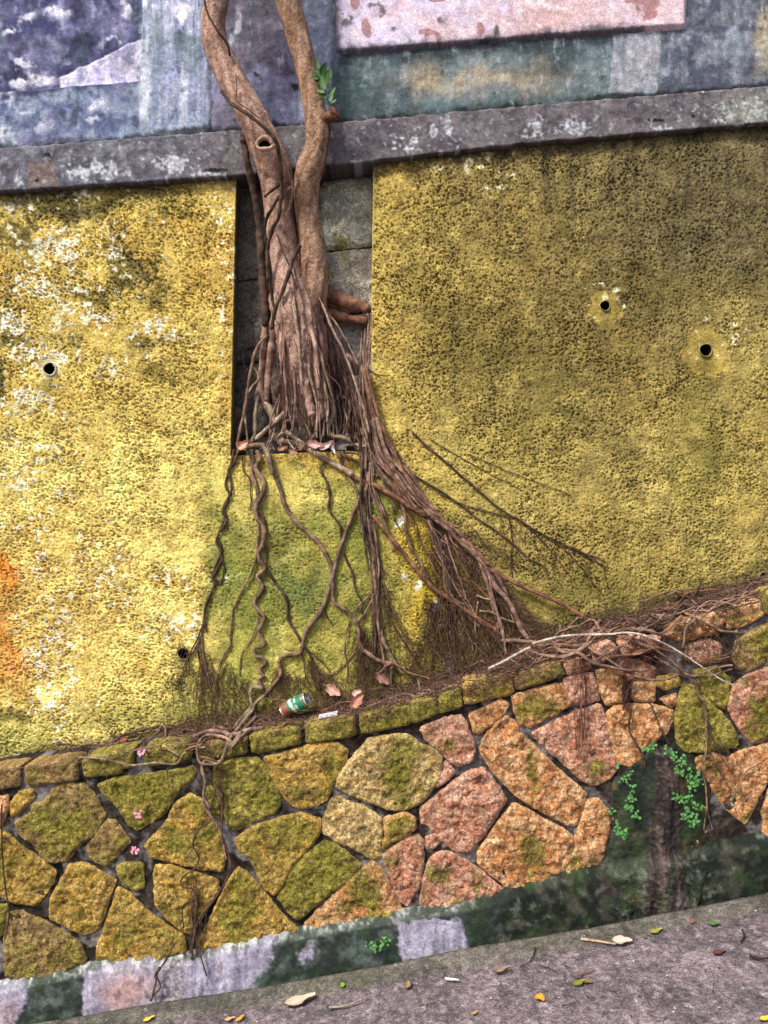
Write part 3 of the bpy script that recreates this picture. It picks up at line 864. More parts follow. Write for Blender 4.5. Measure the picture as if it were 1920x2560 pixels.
STONES = [
    ('A', 'y', .1, [(85, 590), (140, 515), (215, 505), (215, 540), (130, 640), (80, 670)]),
    ('A', 'o', -.3, [(-60, 560), (50, 545), (50, 600), (10, 720), (-60, 730)]),
    ('A', 'd', .05, [(110, 710), (210, 660), (230, 600), (310, 575), (350, 500), (440, 468), (545, 475), (600, 530), (680, 660), (600, 790), (510, 850), (440, 940), (370, 960), (290, 935), (240, 850), (130, 770)]),
    ('A', 'g', .3, [(640, 470), (760, 435), (1050, 400), (1260, 355), (1250, 420), (1130, 530), (1060, 650), (900, 750), (850, 720), (770, 600), (690, 530)]),
    ('A', 'd', .1, [(575, 870), (700, 705), (750, 710), (840, 830), (770, 910), (690, 985), (640, 960), (590, 920)]),
    ('A', 'y', .1, [(950, 860), (1090, 720), (1140, 600), (1230, 535), (1300, 570), (1340, 650), (1400, 760), (1450, 920), (1440, 1020), (1300, 1000), (1120, 955), (990, 930)]),
    ('B', 'g', .2, [(35, 500), (75, 480), (120, 580), (140, 690), (95, 650), (50, 560)]),
    ('A', 'y', .05, [(-80, 740), (0, 770), (60, 800), (130, 870), (230, 930), (320, 1000), (358, 1030), (340, 1090), (240, 1240), (100, 1220), (0, 1170), (-80, 1130)]),
    ('A', 'y', -.1, [(460, 990), (560, 985), (690, 1060), (745, 1090), (700, 1200), (660, 1330), (620, 1400), (530, 1425), (430, 1370), (330, 1320), (345, 1200), (400, 1110)]),
    ('A', 'g', .1, [(765, 1010), (800, 985), (925, 985), (930, 1130), (880, 1145), (800, 1080)]),
    ('A', 'y', .0, [(1010, 1000), (1120, 1000), (1280, 1050), (1400, 1090), (1415, 1140), (1330, 1280), (1240, 1420), (1180, 1400), (1080, 1310), (1015, 1230)]),
    ('A', 'd', .05, [(60, 1310), (130, 1290), (280, 1360), (420, 1430), (520, 1510), (555, 1600), (480, 1640), (330, 1690), (120, 1720), (50, 1700), (40, 1500)]),
    ('A', 'y', -.15, [(770, 1140), (830, 1165), (880, 1230), (950, 1290), (1050, 1370), (1180, 1450), (1200, 1540), (1080, 1570), (900, 1620), (640, 1640), (640, 1530), (690, 1390), (740, 1260)]),
    ('A', 'g', .0, [(-90, 1230), (0, 1260), (55, 1250), (30, 1330), (10, 1440), (-90, 1450)]),
    ('B', 'y', .05, [(190, 1110), (250, 1010), (310, 1050), (440, 1210), (520, 1310), (630, 1400), (600, 1430), (300, 1490), (20, 1540), (0, 1480), (40, 1420), (130, 1230)]),
    ('B', 'g', .25, [(105, 340), (200, 310), (370, 305), (410, 350), (520, 560), (490, 640), (360, 690), (230, 750), (190, 720), (150, 600), (100, 450)]),
    ('B', 'y', .0, [(415, 295), (560, 265), (740, 215), (880, 205), (950, 250), (930, 330), (860, 440), (820, 550), (760, 590), (650, 610), (590, 580), (530, 500), (480, 410)]),
    ('B', 'w', -.05, [(900, 430), (960, 340), (1030, 260), (1100, 180), (1240, 155), (1340, 150), (1410, 210), (1500, 240), (1560, 290), (1540, 420), (1450, 560), (1330, 620), (1220, 615), (1100, 570), (980, 520), (890, 480)], (985, 1935, .09, .1)),
    ('B', 'w', -.2, [(810, 690), (860, 570), (900, 550), (960, 590), (1060, 620), (1170, 690), (1170, 800), (1165, 930), (1120, 940), (1000, 870), (900, 830), (810, 770)]),
    ('B', 'o', .0, [(1200, 690), (1330, 655), (1385, 690), (1390, 750), (1300, 810), (1220, 830), (1205, 760)]),
    ('B', 'y', .1, [(240, 820), (350, 750), (560, 680), (660, 660), (775, 700), (770, 770), (700, 870), (600, 970), (540, 1100), (490, 1170), (430, 1140), (370, 1010), (330, 930), (260, 880)]),
    ('B', 'g', .2, [(510, 1190), (580, 1080), (600, 1000), (700, 920), (810, 840), (870, 860), (960, 930), (1050, 990), (980, 1050), (830, 1170), (730, 1250), (640, 1330), (590, 1290)]),
    ('B', 'o', .0, [(690, 1370), (800, 1260), (930, 1140), (1050, 1020), (1120, 975), (1160, 1010), (1220, 1120), (1280, 1240), (1300, 1290), (1120, 1340), (930, 1400), (710, 1420)], (900, 2220, .1, .09)),
    ('B', 'p', -.05, [(1190, 930), (1330, 830), (1410, 795), (1440, 840), (1435, 990), (1410, 1130), (1340, 1240), (1310, 1210), (1260, 1100)], (985, 2160, .03, .05)),
    ('B', 'y', -.2, [(1185, 830), (1210, 810), (1225, 840), (1205, 880), (1190, 870)]),
    ('B', 'p', -.4, [(1470, 810), (1520, 795), (1545, 840), (1500, 870), (1475, 870)]),
    ('C', 'p', -.05, [(140, 1680), (165, 1540), (195, 1430), (260, 1370), (340, 1390), (430, 1440), (530, 1510), (620, 1590), (690, 1640), (640, 1680), (480, 1730), (330, 1750), (150, 1760)], (1100, 2180, .06, .05)),
    ('C', 'p', -.3, [(135, 575), (270, 520), (385, 490), (420, 540), (450, 620), (480, 690), (460, 770), (380, 805), (330, 780), (250, 690), (180, 640)], (1120, 1860, .035, .04)),
    ('C', 'p', -.4, [(215, 935), (270, 830), (300, 790), (345, 850), (310, 890), (240, 940)]),
    ('C', 'o', -.3, [(455, 485), (560, 440), (650, 390), (690, 415), (670, 470), (580, 540), (510, 595), (490, 580)]),
    ('C', 'o', -.45, [(525, 700), (560, 620), (650, 520), (690, 500), (740, 540), (760, 600), (850, 680), (960, 790), (1080, 900), (1195, 990), (1170, 1090), (1140, 1180), (1110, 1190), (1000, 1140), (900, 1090), (780, 1010), (700, 940), (620, 850), (560, 770)], (1325, 1930, .025, .13)),
    ('C', 'p', -.5, [(140, 1090), (250, 1010), (350, 920), (460, 850), (540, 835), (590, 900), (640, 970), (680, 1030), (640, 1090), (570, 1200), (510, 1280), (440, 1360), (380, 1360), (280, 1290), (210, 1230), (210, 1200), (145, 1170)]),
    ('C', 'o', -.45, [(515, 1370), (590, 1260), (640, 1180), (740, 1060), (830, 1110), (930, 1170), (1050, 1230), (1115, 1280), (1110, 1390), (1060, 1460), (980, 1550), (880, 1610), (780, 1625), (700, 1590), (640, 1540), (560, 1480), (515, 1440)], (1322, 2140, .1, .1)),
    ('C', 'o', -.35, [(1080, 1490), (1110, 1400), (1150, 1270), (1190, 1120), (1215, 1040), (1270, 1030), (1330, 1090), (1350, 1180), (1330, 1290), (1300, 1400), (1220, 1490), (1100, 1540)], (1500, 2170, .03, .04)),
    ('C', 'o', -.1, [(730, 360), (1030, 285), (1070, 340), (1100, 410), (1000, 470), (840, 550), (780, 530), (750, 450)], (1340, 1765, .1, .06)),
    ('C', 'p', -.4, [(1065, 260), (1120, 235), (1240, 215), (1265, 300), (1280, 380), (1150, 410), (1100, 370)]),
    ('C', 'o', -.1, [(1275, 205), (1340, 190), (1420, 200), (1440, 390), (1340, 410), (1310, 330)]),
    ('E', 'o', -.05, [(755, 880), (890, 860), (890, 990), (760, 985)]),
    ('C', 'p', -.3, [(855, 605), (980, 540), (1150, 470), (1290, 420), (1320, 520), (1350, 650), (1385, 780), (1380, 850), (1330, 900), (1240, 930), (1170, 890), (1080, 800), (960, 700)], (1490, 1920, .05, .06)),
    ('E', 'o', -.4, [(590, 1080), (640, 1035), (870, 1025), (1005, 1060), (1000, 1130), (960, 1210), (850, 1290), (800, 1330), (800, 1380), (740, 1420), (660, 1410), (640, 1300), (600, 1180)]),
    ('E', 'g', .15, [(1060, 1000), (1090, 890), (1150, 900), (1200, 960), (1280, 1030), (1380, 1130), (1430, 1220), (1440, 1290), (1250, 1320), (1090, 1325), (1060, 1270), (1045, 1100)]),
    ('E', 'o', -.2, [(935, 980), (1030, 950), (1040, 1000), (1010, 1030)]),
    ('E', 'y', .0, [(920, 840), (1050, 820), (1060, 880), (970, 910), (920, 880)]),
    ('E', 'p', .0, [(1120, 630), (1240, 590), (1330, 620), (1340, 720), (1200, 740), (1110, 710)]),
    ('E', 'g', .0, [(1170, 800), (1300, 770), (1390, 850), (1400, 960), (1360, 1040), (1270, 980), (1180, 880)]),
    ('E', 'd', .1, [(1450, 600), (1560, 530), (1760, 440), (1760, 680), (1540, 780), (1450, 770), (1430, 690)]),
    ('E', 'p', .1, [(1420, 900), (1520, 830), (1780, 730), (1780, 1180), (1560, 1270), (1500, 1210), (1440, 1120), (1400, 1040)], (1900, 1790, .08, .12)),
    ('E', 'o', -.2, [(1170, 1390), (1290, 1350), (1380, 1390), (1500, 1330), (1600, 1310), (1700, 1270), (1690, 1440), (1600, 1600), (1500, 1810), (1400, 1720), (1300, 1590), (1200, 1480), (1165, 1430)], (1765, 1910, .05, .04)),
    ('E', 'o', .0, [(1625, 1740), (1680, 1580), (1780, 1440), (1790, 1860), (1690, 1927), (1625, 1900), (1640, 1800)]),
    ('E', 'o', -.3, [(1050, 1820), (1150, 1820), (1240, 1800), (1230, 1880), (1150, 1960), (1060, 1930)]),
    ('E', 'p', -.4, [(670, 760), (720, 730), (820, 750), (890, 780), (880, 840), (700, 850)]),
]
CAPS = [
    ('A', 'd', .1, [(-70, 378), (0, 368), (130, 350), (135, 470), (0, 490), (-70, 500)]),
    ('A', 'd', .05, [(165, 345), (500, 308), (508, 432), (195, 470)]),
    ('A', 'g', .1, [(545, 320), (590, 290), (745, 262), (865, 238), (862, 345), (790, 360), (780, 388), (560, 415)]),
    ('A', 'g', .1, [(945, 225), (1230, 200), (1240, 270), (1200, 310), (950, 340)]),
    ('A', 'd', .1, [(1275, 205), (1600, 165), (1595, 255), (1480, 280), (1290, 305)]),
    ('B', 'g', .3, [(325, 145), (645, 90), (650, 200), (350, 258)]),
    ('B', 'g', .3, [(690, 78), (1000, 25), (1005, 145), (695, 195)]),
    ('B', 'g', .3, [(1040, 20), (1360, -40), (1365, 70), (1050, 135)]),
    ('C', 'g', .3, [(78, 405), (235, 378), (250, 468), (85, 535)]),
    ('C', 'g', .3, [(245, 372), (385, 315), (400, 425), (262, 468)]),
    ('C', 'y', .0, [(410, 300), (440, 275), (720, 220), (730, 340), (425, 415)]),
    ('C', 'd', .05, [(730, 210), (1025, 140), (1060, 225), (760, 320)]),
    ('C', 'p', -.3, [(1055, 130), (1120, 108), (1200, 105), (1230, 180), (1090, 220)]),
    ('E', 'p', -.4, [(480, 640), (600, 600), (640, 640), (630, 700), (500, 740)]),
    ('E', 'p', -.4, [(655, 600), (740, 565), (935, 560), (920, 640), (700, 700)]),
    ('E', 'o', -.1, [(955, 560), (990, 490), (1330, 400), (1375, 420), (1320, 530), (1080, 590)]),
    ('E', 'o', -.1, [(1385, 400), (1430, 375), (1590, 315), (1620, 420), (1480, 490), (1390, 505)]),
    ('E', 'g', .1, [(1620, 310), (1659, 265), (1780, 225), (1780, 370), (1640, 410)]),
]


def shrink(p, d):
    c = p.mean(0)
    v = p - c
    r = np.hypot(v[:, 0], v[:, 1])[:, None]
    return c + v * np.maximum(0.5, (r - d) / r)


for k, row in enumerate(STONES):
    poly = Z(row[0], row[3])
    obj('stone', poly_piece('stone', poly, YS, .012 + .006 * random.random(), .0085, 100 + k * 7, rough=.010, colfun=stone_col(row[1], row[2], 100 + k * 7, row[4] if len(row) > 4 else None)), M['stone'], stone_wall)
for k, row in enumerate(CAPS):
    poly = Z(row[0], row[3])
    obj('cap_stone', poly_piece('cap_stone', poly, YS - .005, .015 + .006 * random.random(), .0085, 700 + k * 7, rough=.008, jit=.003, depth=.10, grow=.008, colfun=stone_col(row[1], row[2], 700 + k * 7)), M['stone'], stone_wall)
# the wall runs on to both sides of the view
for side in (-1, 1):
    for r in range(4):
        for q in range(4):
            W_, Hh = 178, 138
            x0 = (-50 - (q + 1) * W_) if side < 0 else (1975 + q * W_)
            x0 += (r % 2) * 60 * side
            t0 = line(FRONT, x0 + W_ / 2) + 62 + r * Hh
            sl = -0.22
            cs = []
            for (u, v) in ((0, 0), (.5, -.05), (1, 0), (1.04, .5), (1, 1), (.5, 1.06), (0, 1), (-.04, .5)):
                cs.append((x0 + 10 + u * (W_ - 20) + random.uniform(-16, 16), t0 + 8 + v * (Hh - 18) + sl * (u - .5) * W_ + random.uniform(-12, 12)))
            kd = random.choice('ygdo' if side < 0 else 'opgo')
            obj('stone', poly_piece('stone', np.array(cs), YS, .022, .02, 2000 + r * 31 + q * 7 + side, colfun=stone_col(kd, random.uniform(-.2, .2), 2000 + r * 31 + q + side)), M['stone'], stone_wall)
    for q in range(7):
        x0 = (-40 - (q + 1) * 104) if side < 0 else (1975 + q * 104)
        f = lambda x: line(FRONT, x)
        cs = [(x0 + 6, f(x0 + 6) + 4), (x0 + 98, f(x0 + 98) + 4), (x0 + 98, f(x0 + 98) + 50), (x0 + 6, f(x0 + 6) + 50)]
        obj('cap_stone', poly_piece('cap_stone', np.array(cs), YS - .005, .02, .018, 2500 + q * 7 + side, depth=.1, colfun=stone_col(random.choice('gdo'), .1, 2500 + q)), M['stone'], stone_wall)


# ---- plinth
def plinth():
    ax = axis(-800, -40, 1960, 2700, 3.5, 14)
    YP = YS - .045
    prof = [(0, YS + .02), (0, YS - .012)] + [(t, YS - .012 - .033 * min(1, t / .16)) for t in np.linspace(.02, .16, 8)] + [(t, YP) for t in np.linspace(.2, 1.25, 46)]
    t = np.array([a for a, b in prof]); yv = np.array([b for a, b in prof])
    px = np.broadcast_to(ax, (len(t), len(ax))); tt = np.broadcast_to(t[:, None], px.shape); yy = np.broadcast_to(yv[:, None], px.shape)
    top, bot = line(PLINTH_T, ax) - 6, line(LIP, ax) + 6
    py = top + (bot - top) * tt
    X, Y = px / S, py / S
    n1 = fbm(X * 6, Y * 6, 4, 81); n2 = fbm(X * 20, Y * 20, 4, 82); n3 = fbm(X * 60, Y * 60, 2, 83); st = fbm(X * 30, Y * 4, 3, 84)
    p = P(px, py, YP)
    y = yy + .004 * n1 - .003 * n2 + .0
    z = p[..., 2] + .003 * n2
    lav = mix(C(196, 190, 212), C(156, 150, 174), sst(-.25, .45, st + .5 * n2))
    lav = mix(lav, C(124, 118, 128), sst(.1, .5, fbm(X * 22, Y * 8, 4, 87, .65)) * .6)
    lav = mix(lav, C(206, 166, 158), np.clip(blob(px, py, 330, 2470, 60, 40) + .7 * blob(px, py, 290, 2500, 40, 40) + .6 * blob(px, py, 20, 2540, 30, 40), 0, 1) * .8)
    lav = mix(lav, mix(C(150, 140, 146), C(186, 178, 184), sst(-.1, .3, n3)), box(px + 8 * n2, py, 408, 462, 2000, 2600, 6) * .85)
    lav = mix(lav, C(140, 104, 112), sst(.4, .7, blob(px + 6 * n2, py, 552, 2420, 8, 24)) * .6)
    grn = mix(C(46, 54, 50), C(86, 98, 92), sst(-.3, .45, n1 + .7 * n2))
    grn = mix(grn, C(36, 54, 34), sst(0, .4, fbm(X * 8, Y * 8, 3, 85)) * .7)
    qx = px + 26 * n1 + 10 * n2 + .35 * (py - 2400)
    lm = np.maximum.reduce([box(qx, py, -900, 88, 0, 4000, 26), box(px + 5 * n2, py, 207, 800, 0, 4000, 5) * (1 - sst(640, 700, px + 30 * n2 + .5 * (py - 2400))), .8 * blob(qx, py, 770, 2385, 22, 34), box(px + 10 * n2 - .25 * (py - 2330), py, 990, 1160, 0, 4000, 10) * sst(-3, 12, tt * 100 - 20 + 14 * n2)])
    c = mix(grn, lav * .88, sst(.2, .8, lm + .3 * n2 + .2 * n3))
    c = mix(c, mix(C(92, 100, 90), C(172, 176, 172), sst(-.05, .4, n2 + .5 * n3)), (1 - sst(.08, .22, tt + .09 * n2 + .05 * n1)) * (1 - sst(1100, 1250, px)) * (.45 + .5 * sst(-.3, .3, n1 + .5 * n2)))
    dkr = sst(1180, 1300, px + 30 * n1)
    c = mix(c, mix(C(26, 34, 26), C(66, 66, 56), sst(-.25, .45, n1 + .7 * n2)), dkr)
    c = mix(c, C(130, 134, 124), sst(.18, .5, fbm(X * 16, Y * 16, 4, 88, .65)) * dkr * .45)
    c = mix(c, C(48, 70, 36), sst(.05, .4, fbm(X * 7, Y * 10, 4, 89)) * dkr * .6)
    c = mix(c, mix(C(84, 66, 60), C(50, 44, 46), sst(-.3, .4, n1 + st)), box(px, py, 1520, 1680, 0, 4000, 40) * .8)
    c = c * (1 + .2 * n3 + .22 * n2)[..., None]
    c = mix(c, C(56, 56, 56), sst(.3, .55, fbm(X * 14, Y * 9, 4, 86, .6)) * .55)
    return mesh_np('plinth', np.stack([p[..., 0], y, z], -1), grid_faces(*px.shape), c)


obj('plinth', plinth(), M['plaster'], stone_wall, label='lavender-white painted plinth with black and green algae')


# ---- wet crust below the drain hole
def crust():
    ax = np.arange(1150, 2300, 3.0); ay = np.arange(1820, 2400, 3.0)
    px, py = np.meshgrid(ax, ay)
    X, Y = px / S, py / S
    n1 = fbm(X * 5, Y * 5, 4, 101); n2 = fbm(X * 18, Y * 18, 4, 102); n3 = fbm(X * 60, Y * 60, 2, 103)
    fl = fbm(X * 22, Y * 3.0, 4, 104)
    # half-width of the seep around its axis, growing downwards
    cx = 1655 + 6 * np.sin(py / 60)
    hw = np.interp(py + .2 * (px - 1650), [1830, 1860, 1900, 1950, 2040, 2120, 2160, 2200, 2260, 2330], [4, 34, 84, 112, 110, 120, 120, 112, 100, 96])
    hwl = hw + np.interp(py, [1900, 1960, 2100, 2180, 2260], [0, 40, 30, 70, 60])
    u = np.where(px < cx, (cx - px) / hwl, (px - cx) / (hw * np.interp(py, [1900, 1960, 2160], [1, 1.15, 1.25])))
    m = 1 - sst(.72, 1.0, u + .22 * n1 + .1 * n2)
    core = np.exp(-((px - cx - 2) / np.interp(py, [1850, 1950, 2150, 2260], [20, 36, 46, 60])) ** 2)
    h = m * (.014 + .010 * n1 + .006 * n2) + core * m * (.022 + .012 * fl + .004 * n3) - .02 * (1 - m)
    h = h - .02 * np.exp(-(((px - 1646) / 13) ** 2 + ((py - 1862) / 12) ** 2)) * 2.2
    over = sst(-26, 12, py - line(PLINTH_T, px))
    h = h + over * (.030 + .010 * fbm(X * 14, Y * 7, 4, 107)) * m
    p = P(px, py, YS)
    grn = mix(C(30, 42, 30), C(58, 70, 42), sst(-.25, .45, n1 + .6 * n2))
    grn = mix(grn, C(120, 100, 56), sst(.25, .6, fbm(X * 9, Y * 9, 4, 106)) * .5)
    brn = mix(C(46, 36, 34), C(88, 70, 66), sst(-.3, .4, fl + .5 * n2))
    brn = mix(brn, C(126, 112, 110), sst(.2, .55, n3 + .5 * fl) * .4)
    c = mix(grn, brn, sst(.3, .6, core + .2 * n2))
    c = mix(c, C(30, 27, 28), np.exp(-((px - 1668 - 6 * n1) / 8) ** 2) * sst(1950, 2060, py) * .8)
    c = mix(c, C(122, 126, 118), sst(.15, .5, n2 + n3 * .4) * over * .5)
    c = mix(c, C(48, 66, 38), sst(.1, .5, fbm(X * 11, Y * 9, 4, 108)) * over * .5)
    c = c * .8
    c = c * (1 + .25 * n3)[..., None]
    mask = (m > .02)[:-1, :-1]
    V = np.stack([p[..., 0], YS - .006 - h, p[..., 2]], -1)
    return mesh_np('wet_crust', V, grid_faces(*px.shape, mask), c)


obj('wet_crust', crust(), M['wet'], stone_wall, label='dark wet mineral crust running down from the drain hole')
obj('drain_hole', ring_mesh('drain_hole', 1646, 1866, YS - .012, 11 / S, .004, .12, col=(.03, .03, .028)), M['pipe'], stone_wall, label='black drain hole above the wet crust')


# ---- soil on the ledge
def ledge():
    ax = axis(-800, -40, 1960, 2700, 3.5, 14)
    tt = np.linspace(0, 1, 26)
    px, t = np.meshgrid(ax, tt)
    a = P(px, line(BACK, px) + 3, 0.0); b = P(px, line(FRONT, px) + 5, YS - .012)
    V = a * (1 - t[..., None]) + b * t[..., None]
    X, Y = V[..., 0], V[..., 1]
    n1 = fbm(X * 9, Y * 9, 4, 111); n2 = fbm(X * 40, Y * 40, 3, 112)
    heap = np.exp(-((t - .25) / .3) ** 2)
    V[..., 2] += .010 * n1 * np.sin(np.pi * t) + .006 * n2 * np.sin(np.pi * t) + heap * (.012 + .012 * n1) * sst(.0, .3, t) * sst(150, 450, px)
    c = mix(C(62, 50, 44), C(94, 78, 66), sst(-.3, .4, n2))
    c = mix(c, C(120, 98, 80), sst(.1, .4, n1 + n2 * .4) * .6)
    c = mix(c, C(120, 116, 66), (1 - sst(100, 420, px + 60 * n1)) * .8)
    return mesh_np('ledge_top', V, grid_faces(*px.shape)[:, ::-1], c)


obj('ledge_top', ledge(), M['soil'], stone_wall, label='ledge of dark soil and litter behind the cap course')

# ------------------------------------------------------------------ ground
YL = -0.33           # edge of the pavement slab


def ground():
    lipx = np.array([-900, 2820.])
    ax = np.concatenate([np.arange(-14, -2.2, .4), np.arange(-2.2, 2.2, .012), np.arange(2.2, 14.1, .4)])
    ayy = np.concatenate([np.arange(YL, -1.9, -.012), np.arange(-1.9, -12.0, -.5)])
    x, y = np.meshgrid(ax, ayy)
    pl = P(LIP[:, 0], LIP[:, 1], YL)
    A = np.polyfit(pl[:, 0], pl[:, 2], 1)
    z = np.interp(x, pl[:, 0], pl[:, 2])
    out = (x < pl[0, 0]) | (x > pl[-1, 0])
    z = np.where(out, np.where(x < 0, pl[0, 2] + A[0] * (x - pl[0, 0]), pl[-1, 2] + A[0] * (x - pl[-1, 0])), z)
    dy = YL - y
    n1 = fbm(x * 4, y * 4, 4, 121); n2 = fbm(x * 22, y * 22, 4, 122); n3 = fbm(x * 80, y * 80, 2, 123)
    z = z + .0025 * n2 + .004 * n1 * sst(0, .2, dy) - .004 * sst(.125, .14, dy + .01 * n1)
    z = z + .0015 * np.sin(x * 2 * np.pi / .017) * sst(.14, .2, dy) * sst(-.2, .4, n1) * (np.abs(x) < 2.3)
    c = mix(C(128, 114, 118), C(96, 86, 90), sst(-.35, .45, n1 + .5 * n2))
    c = mix(c, C(168, 154, 162), sst(.12, .45, n2 + .5 * n3) * .7)
    c = mix(c, C(62, 56, 56), sst(.18, .5, fbm(x * 13, y * 13, 4, 125)) * .6)
    lipc = mix(C(120, 116, 104), C(84, 82, 70), sst(-.3, .4, n1 + .7 * n2))
    lipc = mix(lipc, C(80, 82, 54), sst(.0, .4, fbm(x * 6, y * 6, 3, 127)) * .6 * (x < .3))
    c = mix(c, lipc, 1 - sst(.11, .145, dy + .02 * n1))
    c = mix(c, C(56, 52, 46), np.exp(-((dy - .135 + .015 * n1) / .008) ** 2) * sst(-.1, .3, n2 + .1) * .7)
    c = mix(c, np.broadcast_to(C(120, 114, 118), c.shape), .2 + 0 * x)
    c = .92 * c * (1 + .2 * n3 + .45 * fbm(x * 34, y * 7, 4, 129, .6) + .2 * fbm(x * 5, y * 5, 4, 130))[..., None]
    V = np.stack([x, y, z], -1)
    # front of the slab edge, into the gutter
    v1 = V[:1].copy(); v1[..., 2] -= .10; v1[..., 1] += .006
    v2 = v1.copy(); v2[..., 1] = YS + .05
    V = np.concatenate([v2, v1, V]); dkc = mix(c[:1] * .0 + C(60, 60, 52), C(40, 46, 36), 0 * n1[:1])
    c = np.concatenate([dkc, dkc, c])
    return V, grid_faces(*V.shape[:2]), c


gv, gf, gc = ground()
obj('pavement', mesh_np('pavement', gv, gf, gc), M['pavement'], kind='structure', label='worn grey concrete pavement sloping up along the wall')
gx = gv[2, :, 0]; gz = gv[2, :, 2]


def on_ground(px, py):
    """where the sight line through a photo pixel meets the pavement"""
    y = -0.5
    for _ in range(30):
        q = P(px, py, y)
        zg = np.interp(q[0], gx, gz)
        # z = CAMZ + (1280-py)/S*(D+y)/D  -> solve for y
        y = (zg - .004 - CAMZ) / ((1280 - py) / S) * D - D
    q = P(px, py, y)
    return Vector((q[0], y, np.interp(q[0], gx, gz)))


# ================================================================== THE TREE
BASE = P(760, 1120, .05)
tree = thing('fig_tree', 'strangler fig growing in the wall niche, roots fanning down the yellow wall', 'tree', tuple(BASE))


def catmull(p, n):
    p = np.asarray(p, float)
    q = np.concatenate([[2 * p[0] - p[1]], p, [2 * p[-1] - p[-2]]])
    seg = np.linspace(0, len(p) - 1 - 1e-9, n)
    i = seg.astype(int); t = (seg - i)[:, None]
    a, b, c, d = q[i], q[i + 1], q[i + 2], q[i + 3]
    return .5 * ((2 * b) + (-a + c) * t + (2 * a - 5 * b + 4 * c - d) * t * t + (-a + 3 * b - 3 * c + d) * t ** 3)


class Tubes:
    def __init__(self):
        self.V, self.F, self.C, self.n = [], [], [], 0

    def add(self, path, rad, sides=7, col=(.1, .07, .05), disp=None, cap=True):
        path = np.asarray(path, float); n = len(path)
        rad = np.broadcast_to(np.asarray(rad, float), (n,))
        t = np.gradient(path, axis=0); t /= np.linalg.norm(t, axis=1)[:, None] + 1e-12
        ref = np.array([.18, 1, .12]); ref /= np.linalg.norm(ref)
        n1 = np.cross(t, ref); n1 /= np.linalg.norm(n1, axis=1)[:, None] + 1e-9
        n2 = np.cross(t, n1)
        a = np.arange(sides) / sides * 2 * np.pi
        r = rad[:, None] * np.ones(sides)
        if disp is not None: r = r * (1 + disp(np.linspace(0, 1, n)[:, None], a[None, :]))
        V = path[:, None, :] + r[..., None] * (np.cos(a)[None, :, None] * n1[:, None, :] + np.sin(a)[None, :, None] * n2[:, None, :])
        i = np.arange(n * sides).reshape(n, sides) + self.n
        j = np.roll(i, -1, 1)
        F = np.stack([i[:-1], i[1:], j[1:], j[:-1]], -1).reshape(-1, 4)
        self.V.append(V.reshape(-1, 3)); self.F.append(F)
        cc = np.asarray(col, float)
        if cc.ndim == 1: cc = np.broadcast_to(cc, (n, 3))
        if cc.ndim == 2: cc = np.repeat(cc[:, None, :], sides, 1)
        self.C.append(cc.reshape(-1, 3))
        self.n += n * sides
        if cap:
            for k, e in ((0, path[0] - t[0] * rad[0] * .5), (n - 1, path[-1] + t[-1] * rad[-1] * .7)):
                self.V.append(e[None]); self.C.append(self.C[-1][:1] if k == 0 else self.C[-1][-1:])
                ring = i[k]; nxt = np.roll(ring, -1)
                c_ = np.full(sides, self.n)
                q = np.stack([ring, nxt, c_, c_], -1) if k == 0 else np.stack([nxt, ring, c_, c_], -1)
                self.tri = getattr(self, 'tri', []); self.tri.append(q[:, :3])
                self.n += 1

    def mesh(self, name):
        fs = [np.concatenate(self.F)]
        if getattr(self, 'tri', None): fs.append(np.concatenate(self.tri))
        return mesh_np(name, np.concatenate(self.V), fs, np.concatenate(self.C))


TC = 0


def trunk(reg, rows, ys, c1, c2, seed, name='trunk', sides=32, n=170, flute=.05, rscale=1.0, rib=0.0):
    rows = np.array(rows, float)
    s = REG[reg][2]
    pp = Z(reg, rows[:, :2]); r = rows[:, 2] / s
    q = catmull(np.column_stack([pp, r, np.array(ys)]), n)
    k = (D + q[:, 3]) / D / S
    path = P(q[:, 0], q[:, 1], q[:, 3]); rad = q[:, 2] * k * rscale
    ln = np.cumsum(np.r_[0, np.linalg.norm(np.diff(path, axis=0), axis=1)])

    def disp(t, a):
        L = np.interp(t, np.linspace(0, 1, n), ln)
        u = np.cos(a) * 1.6; v = np.sin(a) * 1.6
        big = fbm(u + L * 5 + seed, v - L * 4, 3, seed)
        fine = fbm(a * 6 + 0 * L, L * 60, 2, seed + 5) * .02 - .10 * np.exp(-(noise(a * 1.3 + np.sin(L * 5) * .5, L * 2.4 + 0 * a, seed + 11) / .05) ** 2) + noise(L * 90 + 0 * a, a * .6 + 0 * L, seed + 8) * .008
        rb = rib * (1 - 2.6 * np.abs(noise(a * 2.6 + .5 * np.sin(L * 9), L * 2.2 + 0 * a, seed + 20))) if rib else 0
        return .09 * big + fine + flute * np.cos(a * 3 + L * 7 + seed) + rb
    tb = Tubes()
    a = np.arange(sides) / sides * 2 * np.pi
    Lg = np.broadcast_to(ln[:, None], (n, sides))
    nz = fbm(np.cos(a)[None] * 2 + Lg * 9, np.sin(a)[None] * 2 + Lg * 7, 4, seed + 2)
    nf = fbm(np.broadcast_to(a[None] * 3, (n, sides)), Lg * 60, 3, seed + 3)
    col = mix(C(*c1), C(*c2), sst(-.35, .4, nz))
    col = mix(col, C(*c2) * 1.25, sst(.1, .5, nf) * .35)
    col = mix(col, C(86, 58, 48), sst(.25, .5, fbm(np.cos(a)[None] * 6 + Lg * 30, np.sin(a)[None] * 6 + Lg * 26, 3, seed + 9)) * .6)
    tb.add(path, rad, sides, col, disp)
    return obj(name, tb.mesh(name), M['bark'], tree), path


